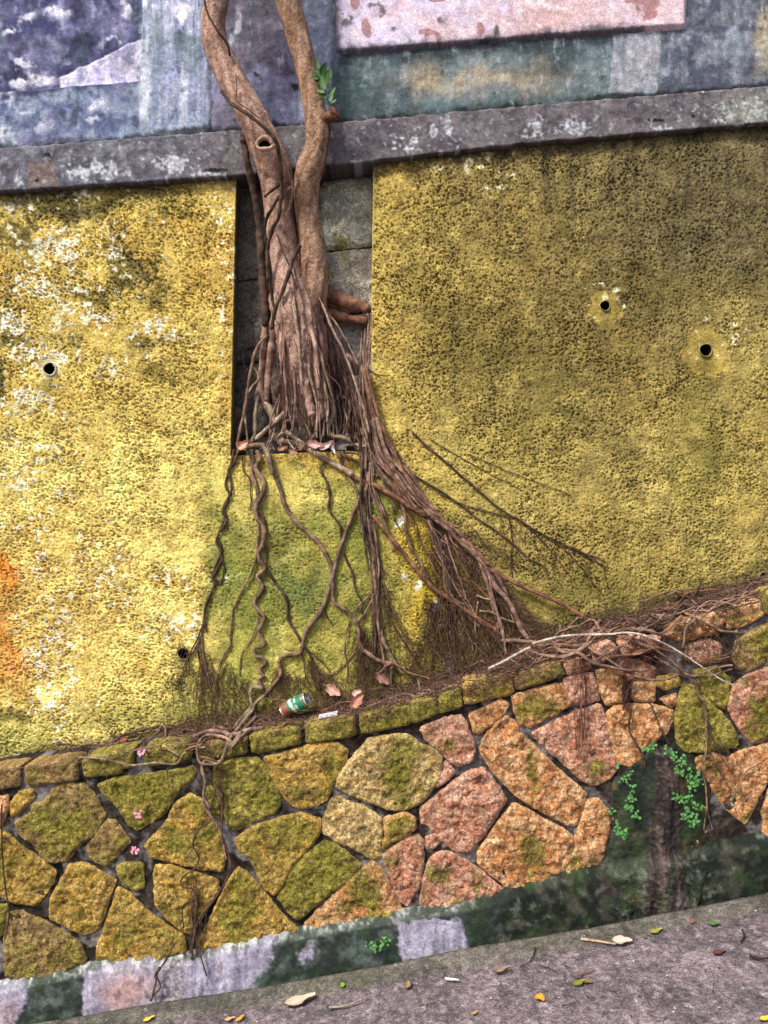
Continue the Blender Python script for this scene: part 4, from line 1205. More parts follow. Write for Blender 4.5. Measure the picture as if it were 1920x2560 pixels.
T1 = [(270, -1400, 88), (285, -900, 92), (240, -500, 95), (290, -200, 95), (275, 0, 93), (253, 150, 90), (266, 300, 98), (318, 450, 98), (388, 600, 104), (472, 750, 106), (550, 900, 110), (612, 1050, 116), (680, 1200, 116), (722, 1350, 122),
      (742, 1500, 116), (765, 1700, 112), (785, 1900, 112), (805, 2100, 118), (820, 2300, 122), (835, 2500, 120)]
Y1 = [-.34, -.30, -.26, -.22, -.19, -.18, -.17, -.16, -.155, -.15, -.145, -.135, -.11, -.07, -.045, -.02, -.005, .005, .015, .03]
t1, path1 = trunk('T', T1, Y1, (158, 122, 106), (202, 168, 150), 5, flute=.05)
T2 = [(640, -1400, 92), (690, -900, 92), (740, -500, 94), (780, -200, 96), (812, 0, 96), (865, 200, 93), (925, 400, 86), (966, 600, 80), (1012, 800, 84), (1030, 900, 86), (1040, 1000, 86), (1030, 1100, 84), (1000, 1200, 96), (968, 1300, 100),
      (952, 1450, 93), (956, 1600, 92), (980, 1750, 94), (1004, 1900, 98), (1016, 2050, 98), (1030, 2180, 90), (1046, 2290, 66), (1056, 2400, 30)]
Y2 = [-.26, -.23, -.20, -.18, -.165, -.155, -.15, -.145, -.14, -.14, -.135, -.125, -.115, -.10, -.08, -.06, -.05, -.04, -.035, -.03, -.01, .02]
t2, path2 = trunk('T', T2, Y2, (146, 112, 90), (188, 154, 128), 15, flute=.03)


trunk('N', [(600, 120, 100), (606, 300, 118), (640, 480, 150), (668, 640, 172), (690, 800, 176), (708, 960, 168), (728, 1120, 150), (750, 1280, 124), (776, 1420, 96), (790, 1540, 70)],
      [.0, .0, .0, .005, .008, .012, .02, .025, .03, .03], (150, 118, 104), (196, 162, 144), 25, name='root_flare', sides=72, n=150, flute=0, rib=.15)


# cut branch stub
def short_limb(name, reg, rows, ys, c1, c2, seed, parent=tree, sides=16, n=30):
    rows = np.array(rows, float); s = REG[reg][2]
    pp = Z(reg, rows[:, :2])
    q = catmull(np.column_stack([pp, rows[:, 2] / s, ys]), n)
    k = (D + q[:, 3]) / D / S
    tb = Tubes()
    col = mix(C(*c1), C(*c2), sst(-.3, .3, fbm(np.linspace(0, 3, n), np.linspace(0, 2, n) + seed, 3, seed)))
    tb.add(P(q[:, 0], q[:, 1], q[:, 3]), q[:, 2] * k, sides, col, lambda t, a: .3 * noise(t * 5 + seed + 0 * a, a * 1.2 + 0 * t, seed) + .12 * noise(t * 16 + 0 * a, a * 3 + 0 * t, seed + 2))
    return obj(name, tb.mesh(name), M['bark'], parent)


short_limb('branch_stub', 'T', [(1020, 985, 66), (1065, 935, 56), (1115, 890, 44), (1148, 866, 44), (1166, 850, 52), (1178, 838, 44), (1184, 832, 24)], [-.14, -.15, -.165, -.175, -.18, -.184, -.186], (150, 110, 86), (112, 80, 62), 3)
short_limb('side_ridge', 'T', [(1120, 930, 14), (1108, 1000, 30), (1090, 1080, 34), (1075, 1170, 36), (1060, 1260, 34), (1040, 1350, 26), (1020, 1420, 10)], [-.15, -.14, -.13, -.12, -.105, -.09, -.07], (120, 84, 62), (98, 68, 54), 9)


# knot where a branch healed
def knot():
    c = P(450 + 640 / 3.016, 1082 / 3.016, -.247)
    tb = Tubes()
    a = np.linspace(0, 2 * np.pi, 28)
    rx, rz = 62 / 3.016 / S * .95, 46 / 3.016 / S * .95
    path = np.stack([c[0] + rx * np.cos(a), c[1] + .010 * np.cos(a) ** 2 + .004 * np.sin(a), c[2] + rz * np.sin(a)], -1)
    tb.add(path, .0095 * (1 + .3 * np.sin(a + .8) + .12 * np.sin(a * 3)), 10, C(188, 154, 136), lambda t, b: .35 * noise(t * 9 + 0 * b, b + 0 * t, 4), cap=False)
    ko = obj('healed_knot', tb.mesh('healed_knot'), M['bark'], tree)
    th = np.linspace(0, 2 * np.pi, 20, endpoint=False)
    V = [(c[0], c[1] + .02, c[2])] + [(c[0] + rx * np.cos(q), c[1] + .006, c[2] + rz * np.sin(q)) for q in th]
    F = np.array([(0, 1 + k, 1 + (k + 1) % 20) for k in range(20)])
    obj('knot_hollow', mesh_np('knot_hollow', np.array(V), F), M['dark'], ko)


knot()

RC = {'n': ((146, 118, 98), (102, 80, 68)), 'p': ((182, 160, 140), (146, 122, 104)), 'd': ((94, 74, 62), (62, 48, 42)), 'r': ((146, 104, 80), (108, 74, 60)),
      'm': ((162, 130, 114), (122, 94, 82)), 'g': ((150, 132, 108), (112, 96, 78)), 't': ((196, 162, 144), (148, 114, 100))}
NROOT = 0


def root(reg, pts, r0, r1, col='n', ys=None, lift=.004, wob=0.6, parent=tree, name='root', lum=.2, sides=8):
    global NROOT
    NROOT += 1
    seed = NROOT * 13
    s = REG[reg][2]
    pp = Z(reg, pts)
    ln = np.sum(np.hypot(*np.diff(pp, axis=0).T))
    n = int(max(10, min(160, ln / 5)))
    q = catmull(pp, n)
    t = np.linspace(0, 1, n)
    q = q + wob * np.column_stack([fbm(t * ln / 28, 0 * t + seed, 2, seed), fbm(t * ln / 28, 0 * t + seed + 4, 2, seed + 3)]) * 2.2
    r = (r0 + (r1 - r0) * t) / s / S
    r = r * (1 + .30 * fbm(t * ln / 34, 0 * t + seed + 9, 3, seed))
    if reg == 'N': r = r * (.25 + .75 * sst(0, .16, t))
    if ys is None:
        y = surf_y(q[:, 0], q[:, 1])
        kk = np.ones(7) / 7
        y = np.convolve(np.pad(y, 3, 'edge'), kk, 'valid')
        y = y - r * .85 - lift - .006 * np.abs(fbm(t * ln / 60, 0 * t + seed + 2, 2, seed + 6))
    else:
        y = np.interp(t, np.linspace(0, 1, len(ys)), ys)
    k = (D + y) / D
    tb = Tubes()
    c1, c2 = RC[col]
    cc = mix(C(*c1), C(*c2), sst(-.3, .3, fbm(t * ln / 40, 0 * t + seed, 3, seed)))
    tb.add(P(q[:, 0], q[:, 1], y), r * k, sides, cc, lambda tt, a: lum * noise(tt * ln / 14 + 0 * a, a * 1.0 + 0 * tt, seed))
    return obj(name, tb.mesh(name), M['root'], parent)


# ---- roots in the niche (N), traced
def NR(pts, r0, r1, ya, yb, col='m', **kw):
    return root('N', pts, r0, r1, col, ys=[ya + .05, ya + .018, ya * .7 + yb * .3 + .012, ya * .3 + yb * .7 + .006, yb], **kw)


# dark aerial stem beside the left trunk
root('T', [(478, 1015), (495, 1150), (535, 1350), (578, 1550), (603, 1750), (612, 1950), (622, 2111), (640, 2300), (646, 2450)], 26, 30, 'd', ys=[-.12, -.10, -.05, -.02, 0, 0, .01], name='aerial_stem', sides=14)
NR([(392, 60), (400, 300), (412, 500), (405, 700), (398, 870), (385, 1010), (378, 1130), (388, 1290), (440, 1420), (480, 1500)], 30, 24, .0, .04, 'm', sides=12)
NR([(430, 0), (440, 200), (450, 350), (470, 520), (495, 560)], 16, 10, -.06, -.03, 'd')
NR([(490, 300), (480, 480), (490, 620), (478, 760), (462, 900), (440, 1050), (428, 1200), (420, 1330)], 44, 24, -.03, .03, 'm', sides=14)
NR([(540, 420), (545, 560), (560, 720), (590, 900), (625, 1080), (650, 1250), (668, 1380)], 40, 22, -.05, -.01, 'm', sides=12)
NR([(610, 240), (630, 420), (672, 600), (698, 760), (710, 900), (722, 1060), (745, 1210), (775, 1350), (800, 1450)], 44, 34, -.08, -.05, 't', sides=14)
NR([(585, 480), (622, 600), (632, 750), (660, 900), (690, 1100), (725, 1280)], 30, 22, -.09, -.04, 't', sides=12)
NR([(680, 330), (700, 470), (735, 610), (762, 760), (800, 900), (828, 1050), (850, 1200), (862, 1360), (870, 1480)], 42, 30, -.06, -.04, 't', sides=14)
NR([(700, 300), (720, 420), (790, 560), (830, 680), (868, 810), (888, 950), (882, 1100), (872, 1220)], 30, 24, -.05, -.03, 'm', sides=12)
NR([(800, 520), (850, 640), (885, 760), (905, 880), (900, 1050)], 40, 22, -.02, .01, 'm', sides=12)
NR([(860, 560), (905, 700), (930, 850), (960, 1000), (1000, 1160), (1060, 1310), (1090, 1440)], 44, 26, .04, .06, 'd', sides=12)
NR([(640, 420), (655, 600), (680, 780), (700, 1000), (712, 1180)], 16, 14, -.12, -.08, 'p')
NR([(560, 560), (590, 700), (612, 860), (640, 1020), (690, 1200)], 14, 12, -.09, -.05, 'p')
NR([(760, 640), (800, 780), (830, 920), (842, 1080), (850, 1230)], 22, 18, -.1, -.07, 't')
NR([(520, 500), (510, 640), (540, 800), (550, 960), (590, 1120)], 24, 14, -.04, .0, 'm')
# the two thick limbs going right into the corner
NR([(830, 420), (900, 445), (980, 475), (1080, 515), (1180, 545), (1260, 575)], 78, 42, .0, .03, 'r', sides=16, name='thick_root')
NR([(860, 560), (930, 605), (1020, 630), (1120, 652), (1245, 668)], 56, 34, .03, .04, 'r', sides=14, name='thick_root')
# thin straight ones on the right
NR([(838, 450), (900, 570), (960, 730), (1050, 900), (1120, 1080), (1170, 1230), (1220, 1380), (1250, 1500), (1270, 1600)], 11, 9, -.11, -.06, 'p')
NR([(920, 600), (1000, 700), (1080, 830), (1130, 930), (1180, 1040)], 8, 6, -.06, -.02, 'p')
NR([(1272, 590), (1262, 800), (1248, 1000), (1242, 1200), (1236, 1400), (1240, 1600), (1245, 1750), (1240, 1900)], 15, 13, -.01, -.035, 'n')
NR([(1290, 560), (1284, 750), (1270, 950), (1256, 1100), (1250, 1250), (1300, 1420), (1340, 1600)], 10, 9, -.01, -.035, 'm')
NR([(1240, 680), (1232, 850), (1225, 1010), (1235, 1150), (1225, 1300)], 8, 8, .0, -.02, 'n')
NR([(1060, 930), (1130, 985), (1190, 1038), (1215, 1088), (1252, 1122)], 20, 16, .02, -.03, 'm', sides=10)
NR([(1150, 985), (1200, 1030), (1300, 1100), (1370, 1125), (1440, 1120)], 6, 3, -.01, -.02, 'd')
NR([(1210, 760), (1200, 950), (1195, 1150), (1195, 1250), (1200, 1400)], 8, 7, .0, -.03, 'm')
NR([(1170, 1230), (1215, 1400), (1225, 1600), (1215, 1750), (1215, 1900)], 14, 13, -.02, -.035, 'n')
NR([(1100, 1080), (1150, 1250), (1180, 1400), (1195, 1600), (1180, 1740)], 10, 9, .02, -.02, 'n')
# left
NR([(430, 790), (360, 860), (320, 950), (290, 1080), (262, 1250), (240, 1400), (205, 1550), (180, 1690), (186, 1760)], 15, 13, -.04, -.03, 'n')
NR([(330, 880), (250, 900), (225, 980), (250, 1070), (290, 1100)], 12, 8, .05, .06, 'd')
NR([(305, 1050), (348, 1110), (345, 1170), (290, 1230), (256, 1310), (240, 1420), (250, 1550), (262, 1680), (258, 1780)], 11, 10, .03, -.03, 'g')
NR([(352, 1180), (345, 1300), (325, 1450), (325, 1580), (310, 1640), (270, 1700)], 19, 17, .04, .0, 'g')
NR([(285, 1690), (400, 1590), (500, 1500), (600, 1400), (645, 1365)], 20, 18, -.02, .0, 'p', sides=10)
NR([(445, 1560), (470, 1625), (560, 1668), (700, 1700), (850, 1780), (1000, 1870), (1130, 1945)], 26, 24, .02, -.045, 'p', sides=12)
NR([(390, 1300), (430, 1370), (480, 1470), (490, 1540)], 26, 22, .02, .02, 'p', sides=10)
NR([(530, 1515), (600, 1598), (680, 1660), (760, 1702), (830, 1722)], 17, 15, .0, -.02, 'p')
NR([(700, 1690), (770, 1620), (775, 1540), (740, 1460), (735, 1380)], 12, 11, -.02, -.02, 'g')
NR([(850, 1180), (855, 1400), (865, 1600), (875, 1720)], 8, 7, -.09, -.03, 'm')
NR([(880, 1190), (930, 1310), (978, 1390), (950, 1500), (932, 1560), (960, 1620), (1040, 1640), (1100, 1660), (1130, 1705)], 20, 18, -.04, -.02, 'g', sides=10)
NR([(1035, 1330), (1060, 1305), (1110, 1360), (1100, 1480), (1082, 1600)], 12, 10, .01, .0, 'g')
NR([(580, 1740), (530, 1700), (510, 1640), (560, 1600), (620, 1630)], 11, 9, -.02, -.02, 'g')
NR([(520, 1560), (560, 1510), (620, 1490)], 10, 8, .0, .0, 'g')
NR([(270, 1700), (330, 1705), (380, 1700), (420, 1760), (445, 1850), (470, 1940)], 21, 20, -.03, -.045, 'g', sides=10)
NR([(1145, 1690), (1200, 1705), (1240, 1715)], 14, 12, -.035, -.03, 'p')
NR([(980, 1770), (1050, 1762), (1120, 1762), (1180, 1772)], 10, 9, -.03, -.03, 'g')
# vines on the trunks
root('T', [(180, -150), (185, 0), (210, 100), (262, 200), (305, 262), (352, 330), (378, 420)], 9, 7, 'd', ys=[-.275, -.272, -.268, -.262, -.25, -.235, -.2], name='vine')
root('T', [(312, 690), (380, 775), (480, 840), (600, 930), (690, 1020), (735, 1100), (752, 1220), (768, 1350), (760, 1500), (742, 1640), (700, 1720), (668, 1830), (660, 1950), (665, 2111)], 13, 15, 'd', ys=[-.20, -.235, -.262, -.262, -.25, -.225, -.2, -.165, -.15, -.125, -.1, -.08, -.06], name='vine')
root('T', [(640, 840), (690, 950), (745, 1050), (790, 1160), (830, 1270), (850, 1400), (835, 1530), (800, 1640)], 14, 12, 'm', ys=[-.2, -.21, -.2, -.185, -.16, -.12, -.11, -.11], name='vine')
root('T', [(756, 1385), (700, 1430), (640, 1482)], 13, 9, 'd', ys=[-.17, -.155, -.11], name='vine')
root('T', [(748, 1480), (700, 1560), (660, 1630), (640, 1720)], 15, 12, 'd', ys=[-.16, -.135, -.1, -.06], name='vine')
root('T', [(760, 1500), (800, 1450), (835, 1420)], 16, 14, 'm', ys=[-.155, -.14, -.12], name='vine')
root('T', [(420, 560), (430, 680), (428, 760), (520, 830), (590, 890)], 4, 4, 'd', ys=[-.266, -.262, -.265, -.264, -.258], name='vine')
root('T', [(730, 1760), (780, 1900), (830, 2020), (880, 2180)], 6, 6, 'd', ys=[-.122, -.115, -.11, -.1], name='vine')
root('T', [(905, 1850), (850, 1960), (815, 2080), (770, 2200), (720, 2330), (690, 2480)], 17, 14, 'd', ys=[-.12, -.115, -.11, -.10, -.09, -.07], name='vine')
root('T', [(830, 1560), (815, 1610), (800, 1670)], 7, 4, 'p', ys=[-.125, -.13, -.12], name='vine')

# ---- roots down the wall (L)
LR = [
    ([(475, 0), (465, 100), (430, 230), (390, 290), (410, 400), (400, 470), (350, 560), (370, 660), (310, 770), (330, 850), (330, 960), (270, 1080), (285, 1120), (265, 1180), (220, 1280), (200, 1420), (150, 1550), (100, 1650), (60, 1780), (0, 1900)], 12, 5, 'd'),
    ([(430, 130), (400, 270), (365, 390), (395, 470), (345, 590), (365, 640), (320, 740), (300, 820), (330, 900), (290, 1000), (270, 1060), (300, 1110), (255, 1200), (225, 1280), (215, 1400), (170, 1560), (170, 1680), (210, 1790), (240, 1900)], 11, 5, 'd'),
    ([(335, 900), (355, 1010), (340, 1090), (285, 1150), (240, 1250), (215, 1370), (225, 1480)], 7, 5, 'd'),
    ([(545, 120), (560, 250), (570, 360), (610, 450), (580, 550), (600, 640), (610, 720), (605, 830), (590, 940), (560, 1040), (520, 1120), (460, 1230), (420, 1330), (405, 1500), (390, 1600), (330, 1700), (290, 1850)], 12, 5, 'n'),
    ([(600, 140), (620, 200), (590, 270), (640, 350), (650, 430), (620, 500), (590, 560), (600, 640), (640, 690), (655, 760), (640, 840), (610, 890), (620, 950), (660, 1010), (600, 1070), (640, 1140), (620, 1200), (580, 1250), (600, 1310), (650, 1360), (640, 1420), (610, 1480), (650, 1550), (640, 1590), (585, 1610), (590, 1660), (640, 1670), (660, 1720), (620, 1750), (630, 1790), (650, 1810), (615, 1830), (635, 1890), (650, 1930)], 20, 12, 'n'),
    ([(560, 130), (570, 220), (560, 300), (590, 380), (600, 470)], 13, 10, 'n'),
    ([(590, 560), (640, 620), (660, 700), (650, 800), (670, 900), (660, 1000)], 9, 8, 'd'),
    ([(660, 1010), (720, 1090), (780, 1170), (825, 1260), (830, 1390), (880, 1470), (930, 1560), (980, 1630), (1020, 1720), (1060, 1830), (1065, 1920)], 13, 8, 'd'),
    ([(470, 100), (545, 105), (640, 95), (665, 150), (700, 230), (740, 340), (780, 440), (800, 530), (870, 640), (960, 730), (1040, 800), (1090, 870), (1130, 950), (1160, 1040), (1140, 1130), (1110, 1240), (1060, 1350), (970, 1460), (940, 1550), (925, 1620), (870, 1650), (790, 1660), (765, 1710), (775, 1790), (740, 1850), (690, 1910), (650, 1960)], 19, 14, 'n'),
    ([(1380, 440), (1330, 560), (1280, 680), (1230, 820), (1190, 950), (1165, 1060), (1160, 1200), (1180, 1270), (1260, 1320), (1320, 1390), (1350, 1470), (1360, 1560), (1410, 1630), (1500, 1690), (1600, 1720)], 15, 15, 'n'),
    ([(1100, 220), (1070, 280), (1110, 360), (1140, 470), (1130, 570), (1180, 640), (1220, 720), (1230, 870), (1270, 960), (1310, 1060), (1330, 1180), (1380, 1250), (1370, 1320), (1400, 1380)], 11, 7, 'd'),
    ([(1200, 160), (1240, 250), (1290, 350), (1340, 450), (1350, 560), (1370, 680), (1410, 800), (1440, 910), (1450, 1050), (1450, 1180), (1380, 1260), (1310, 1340)], 14, 8, 'n'),
    ([(1390, 150), (1410, 350), (1400, 500), (1430, 700), (1460, 850), (1460, 1000), (1480, 1150), (1490, 1300), (1500, 1430), (1540, 1550), (1600, 1700), (1590, 1850), (1595, 1950)], 18, 14, 'n'),
    ([(1370, 180), (1390, 350), (1395, 460), (1420, 620), (1440, 800), (1455, 980)], 15, 10, 'd'),
    ([(1430, 200), (1440, 400), (1430, 560), (1470, 760), (1500, 900), (1490, 1100), (1470, 1200), (1400, 1340), (1350, 1400)], 11, 8, 'n'),
    ([(1440, 820), (1480, 1000), (1470, 1120), (1480, 1280), (1520, 1450), (1530, 1560)], 10, 8, 'd'),
    ([(1500, 900), (1520, 1060), (1560, 1180), (1600, 1300), (1659, 1400)], 7, 5, 'n'),
    ([(1360, 1560), (1300, 1660), (1230, 1740), (1150, 1790), (1070, 1830)], 7, 5, 'n'),
    ([(1100, 1240), (1105, 1300), (1110, 1350), (1150, 1420)], 6, 4, 'd'),
    ([(610, 1340), (590, 1440), (560, 1530), (490, 1640), (470, 1800)], 5, 4, 'n'),
    ([(1290, 1390), (1260, 1500), (1250, 1640), (1270, 1750), (1265, 1850)], 6, 4, 'n'),
    ([(1370, 1630), (1410, 1720), (1450, 1800), (1450, 1920)], 7, 5, 'n'),
    ([(1060, 180), (1180, 240), (1290, 320), (1400, 370), (1500, 420), (1600, 470), (1700, 520)], 18, 16, 'r'),
    ([(1210, 150), (1290, 200), (1400, 260), (1500, 330)], 12, 9, 'r'),
    ([(920, 1620), (950, 1720), (960, 1830)], 6, 4, 'd'), ([(950, 1590), (1020, 1650), (1100, 1720), (1140, 1780)], 6, 4, 'd'),
    ([(490, 180), (500, 280), (545, 350), (555, 480), (550, 580)], 6, 4, 'd'),
    ([(200, 1420), (190, 1520), (200, 1640), (225, 1750), (250, 1880)], 7, 4, 'n'),
    ([(160, 1560), (120, 1640), (70, 1640)], 4, 3, 'd'),
]
for pts, r0, r1, cl in LR:
    root('L', pts, r0 * .92, r1, cl)
root('L', [(640, 1900), (570, 1890), (552, 1950), (560, 2030), (510, 2100), (460, 2150), (430, 2200)], 16, 15, 'g', lift=.012)
root('L', [(650, 1960), (590, 2010), (570, 2060), (520, 2120), (470, 2180)], 14, 13, 'g', lift=.02)
root('L', [(660, 1975), (760, 1985), (850, 2000), (920, 2025), (1000, 2055), (1100, 2058), (1200, 2010), (1300, 2000), (1400, 2040)], 6, 4, 'r', lift=.055)

# ---- big diagonal bundle and the fan (R)
RR = [
    ([(190, 340), (330, 420), (450, 500), (560, 550), (660, 600), (800, 720), (930, 860), (1050, 950), (1200, 1020), (1400, 1110), (1540, 1190), (1640, 1240)], 15, 12, 'r', .02),
    ([(190, 540), (260, 630), (350, 740), (440, 850), (520, 950), (590, 1020), (680, 1080), (780, 1150), (900, 1230), (1010, 1300), (1100, 1360), (1180, 1390), (1300, 1390)], 14, 15, 'r', .015),
    ([(180, 170), (240, 260), (330, 380), (390, 520), (400, 620), (430, 740), (490, 830), (530, 920), (545, 985)], 12, 9, 'n', .01),
    ([(560, 560), (600, 720), (640, 860), (670, 1000), (690, 1080)], 15, 10, 'd', .01),
    ([(540, 560), (620, 740), (650, 900), (690, 1040), (740, 1100), (830, 1130)], 9, 7, 'n', .015),
    ([(915, 870), (980, 1000), (1060, 1090), (1110, 1180), (1150, 1280), (1200, 1350)], 17, 16, 'm', .025),
    ([(940, 870), (1010, 960), (1050, 1050), (1090, 1130), (1120, 1220)], 13, 10, 'n', .02),
    ([(440, 0), (560, 110), (700, 230), (850, 360), (1000, 490), (1150, 580), (1300, 670), (1450, 740), (1600, 820), (1700, 880)], 7, 5, 'd', .004),
    ([(455, 280), (600, 370), (740, 460), (880, 570), (1000, 650), (1100, 730), (1200, 820), (1290, 870), (1320, 910)], 7, 4, 'd', .004),
    ([(1060, 530), (1080, 620), (1090, 720), (1080, 850), (1090, 940)], 5, 3, 'd', .002),
    ([(620, 400), (800, 480), (950, 520), (1100, 560)], 4, 3, 'd', .002),
    ([(560, 50), (800, 190), (1000, 300), (1200, 400)], 3, 2, 'd', .002),
    ([(800, 140), (1100, 270), (1400, 380), (1480, 430)], 3, 2, 'd', .002),
    ([(1150, 580), (1300, 720), (1400, 850), (1500, 980)], 4, 2, 'd', .002), ([(1300, 670), (1450, 780), (1600, 960), (1680, 1060)], 4, 2, 'd', .002), ([(1450, 740), (1600, 800), (1680, 820)], 4, 2, 'd', .002),
    ([(320, 470), (325, 560), (380, 660)], 5, 3, 'd', .003), ([(440, 540), (480, 640), (475, 740)], 4, 3, 'd', .003),
    ([(860, 1060), (940, 1085), (1000, 1090)], 7, 5, 'g', .03), ([(880, 1160), (960, 1170), (1010, 1200), (1100, 1235)], 8, 6, 'g', .03),
    ([(690, 1100), (710, 1250), (700, 1380), (720, 1540)], 7, 5, 'd', .01), ([(620, 1060), (590, 1180), (500, 1360), (430, 1540)], 7, 4, 'd', .006),
    ([(565, 1110), (560, 1180), (600, 1260), (580, 1400), (560, 1580)], 8, 5, 'd', .006), ([(240, 950), (270, 1150), (340, 1290), (430, 1420), (500, 1540)], 6, 4, 'd', .006),
    ([(870, 1100), (850, 1250), (860, 1400), (800, 1560)], 6, 4, 'n', .02), ([(740, 1130), (800, 1300), (840, 1420)], 6, 5, 'n', .02),
    ([(300, 1440), (380, 1560), (470, 1580), (495, 1690)], 9, 7, 'g', .02), ([(230, 1560), (310, 1500), (420, 1560), (560, 1600)], 8, 6, 'r', .03),
    ([(150, 1780), (260, 1740), (380, 1700), (450, 1710), (460, 1740)], 8, 6, 'g', .02),
    ([(500, 1700), (600, 1680), (720, 1640), (760, 1650)], 8, 5, 'n', .02),
]
for pts, r0, r1, cl, lf in RR:
    root('R', pts, r0, r1, cl, lift=lf)


def bundle(U, Lw, n, r0, r1, cols, lift, seed, spread=.5):
    U = np.array(U, float); Lw = np.array(Lw, float)
    rg = np.random.default_rng(seed)
    for k in range(n):
        t0 = rg.uniform(0, 1)
        tt = np.clip(t0 + spread * fbm(np.linspace(0, 2.2, len(U)), np.full(len(U), seed + k * 3.3), 2, seed + k), -.08, 1.08)
        pts = U * (1 - tt[:, None]) + Lw * tt[:, None]
        a = rg.integers(0, 2); b = len(pts) - rg.integers(0, 2)
        root('S', pts[a:b], rg.uniform(*r0), rg.uniform(*r1), cols[k % len(cols)], lift=lift * rg.uniform(.3, 1.3))


# strands of the diagonal bundle
bundle([(918, 915), (952, 1040), (990, 1130), (1030, 1184), (1078, 1250), (1124, 1308), (1172, 1350), (1222, 1412)],
       [(902, 930), (914, 1057), (925, 1138), (972, 1207), (1022, 1265), (1076, 1296), (1110, 1322), (1200, 1414)], 20, (2.6, 5.2), (2.2, 4.0), 'nmdnr', .03, 401)
bundle([(1172, 1350), (1226, 1420), (1262, 1500), (1290, 1560), (1322, 1612)], [(1150, 1345), (1205, 1420), (1225, 1500), (1240, 1580), (1262, 1640)], 8, (2.6, 4.4), (2, 4), 'mnd', .03, 431)
bundle([(1080, 1260), (1126, 1372), (1150, 1470), (1165, 1560), (1190, 1660)], [(1068, 1280), (1098, 1380), (1120, 1480), (1110, 1580), (1120, 1690)], 7, (1.8, 3), (1, 2), 'dn', .012, 451)
bundle([(905, 960), (918, 1060), (940, 1120), (950, 1200), (985, 1280), (1030, 1350)], [(880, 1000), (892, 1080), (905, 1140), (905, 1230), (915, 1330), (930, 1420)], 7, (2.2, 4), (1.6, 3), 'nmd', .02, 471)
bundle([(928, 1180), (940, 1300), (950, 1420), (948, 1520), (965, 1620), (990, 1720)], [(905, 1180), (915, 1300), (932, 1430), (925, 1540), (930, 1640), (940, 1760)], 6, (2.0, 3.6), (1.5, 3), 'dn', .012, 491)
# curtain at the foot of the trunks
rgc = np.random.default_rng(55)
for k in range(15):
    u = rgc.uniform(0, 1)
    x0 = 520 + u * 330; x1 = 560 + u * 420
    y0 = rgc.uniform(480, 950)
    xm = x0 + (x1 - x0) * .5 + rgc.uniform(-20, 20)
    NR([(x0 + rgc.uniform(-25, 25), y0), (xm, (y0 + 1350) / 2), (x1 + rgc.uniform(-25, 25), 1350), (x1 + rgc.uniform(-40, 40), 1500 + rgc.uniform(0, 180))],
       rgc.uniform(9, 18), rgc.uniform(5, 9), rgc.uniform(-.1, -.06), rgc.uniform(-.06, .0), 'mntpg'[k % 5])
for k in range(12):
    x1 = rgc.uniform(900, 1180)
    NR([(880 + rgc.uniform(-20, 40), rgc.uniform(620, 860)), (930 + (x1 - 930) * .5, 1080), (x1, 1350), (x1 + rgc.uniform(-20, 50), 1680)], rgc.uniform(8, 15), rgc.uniform(5, 9), rgc.uniform(.03, .08), rgc.uniform(.0, .05), 'dnd'[k % 3])

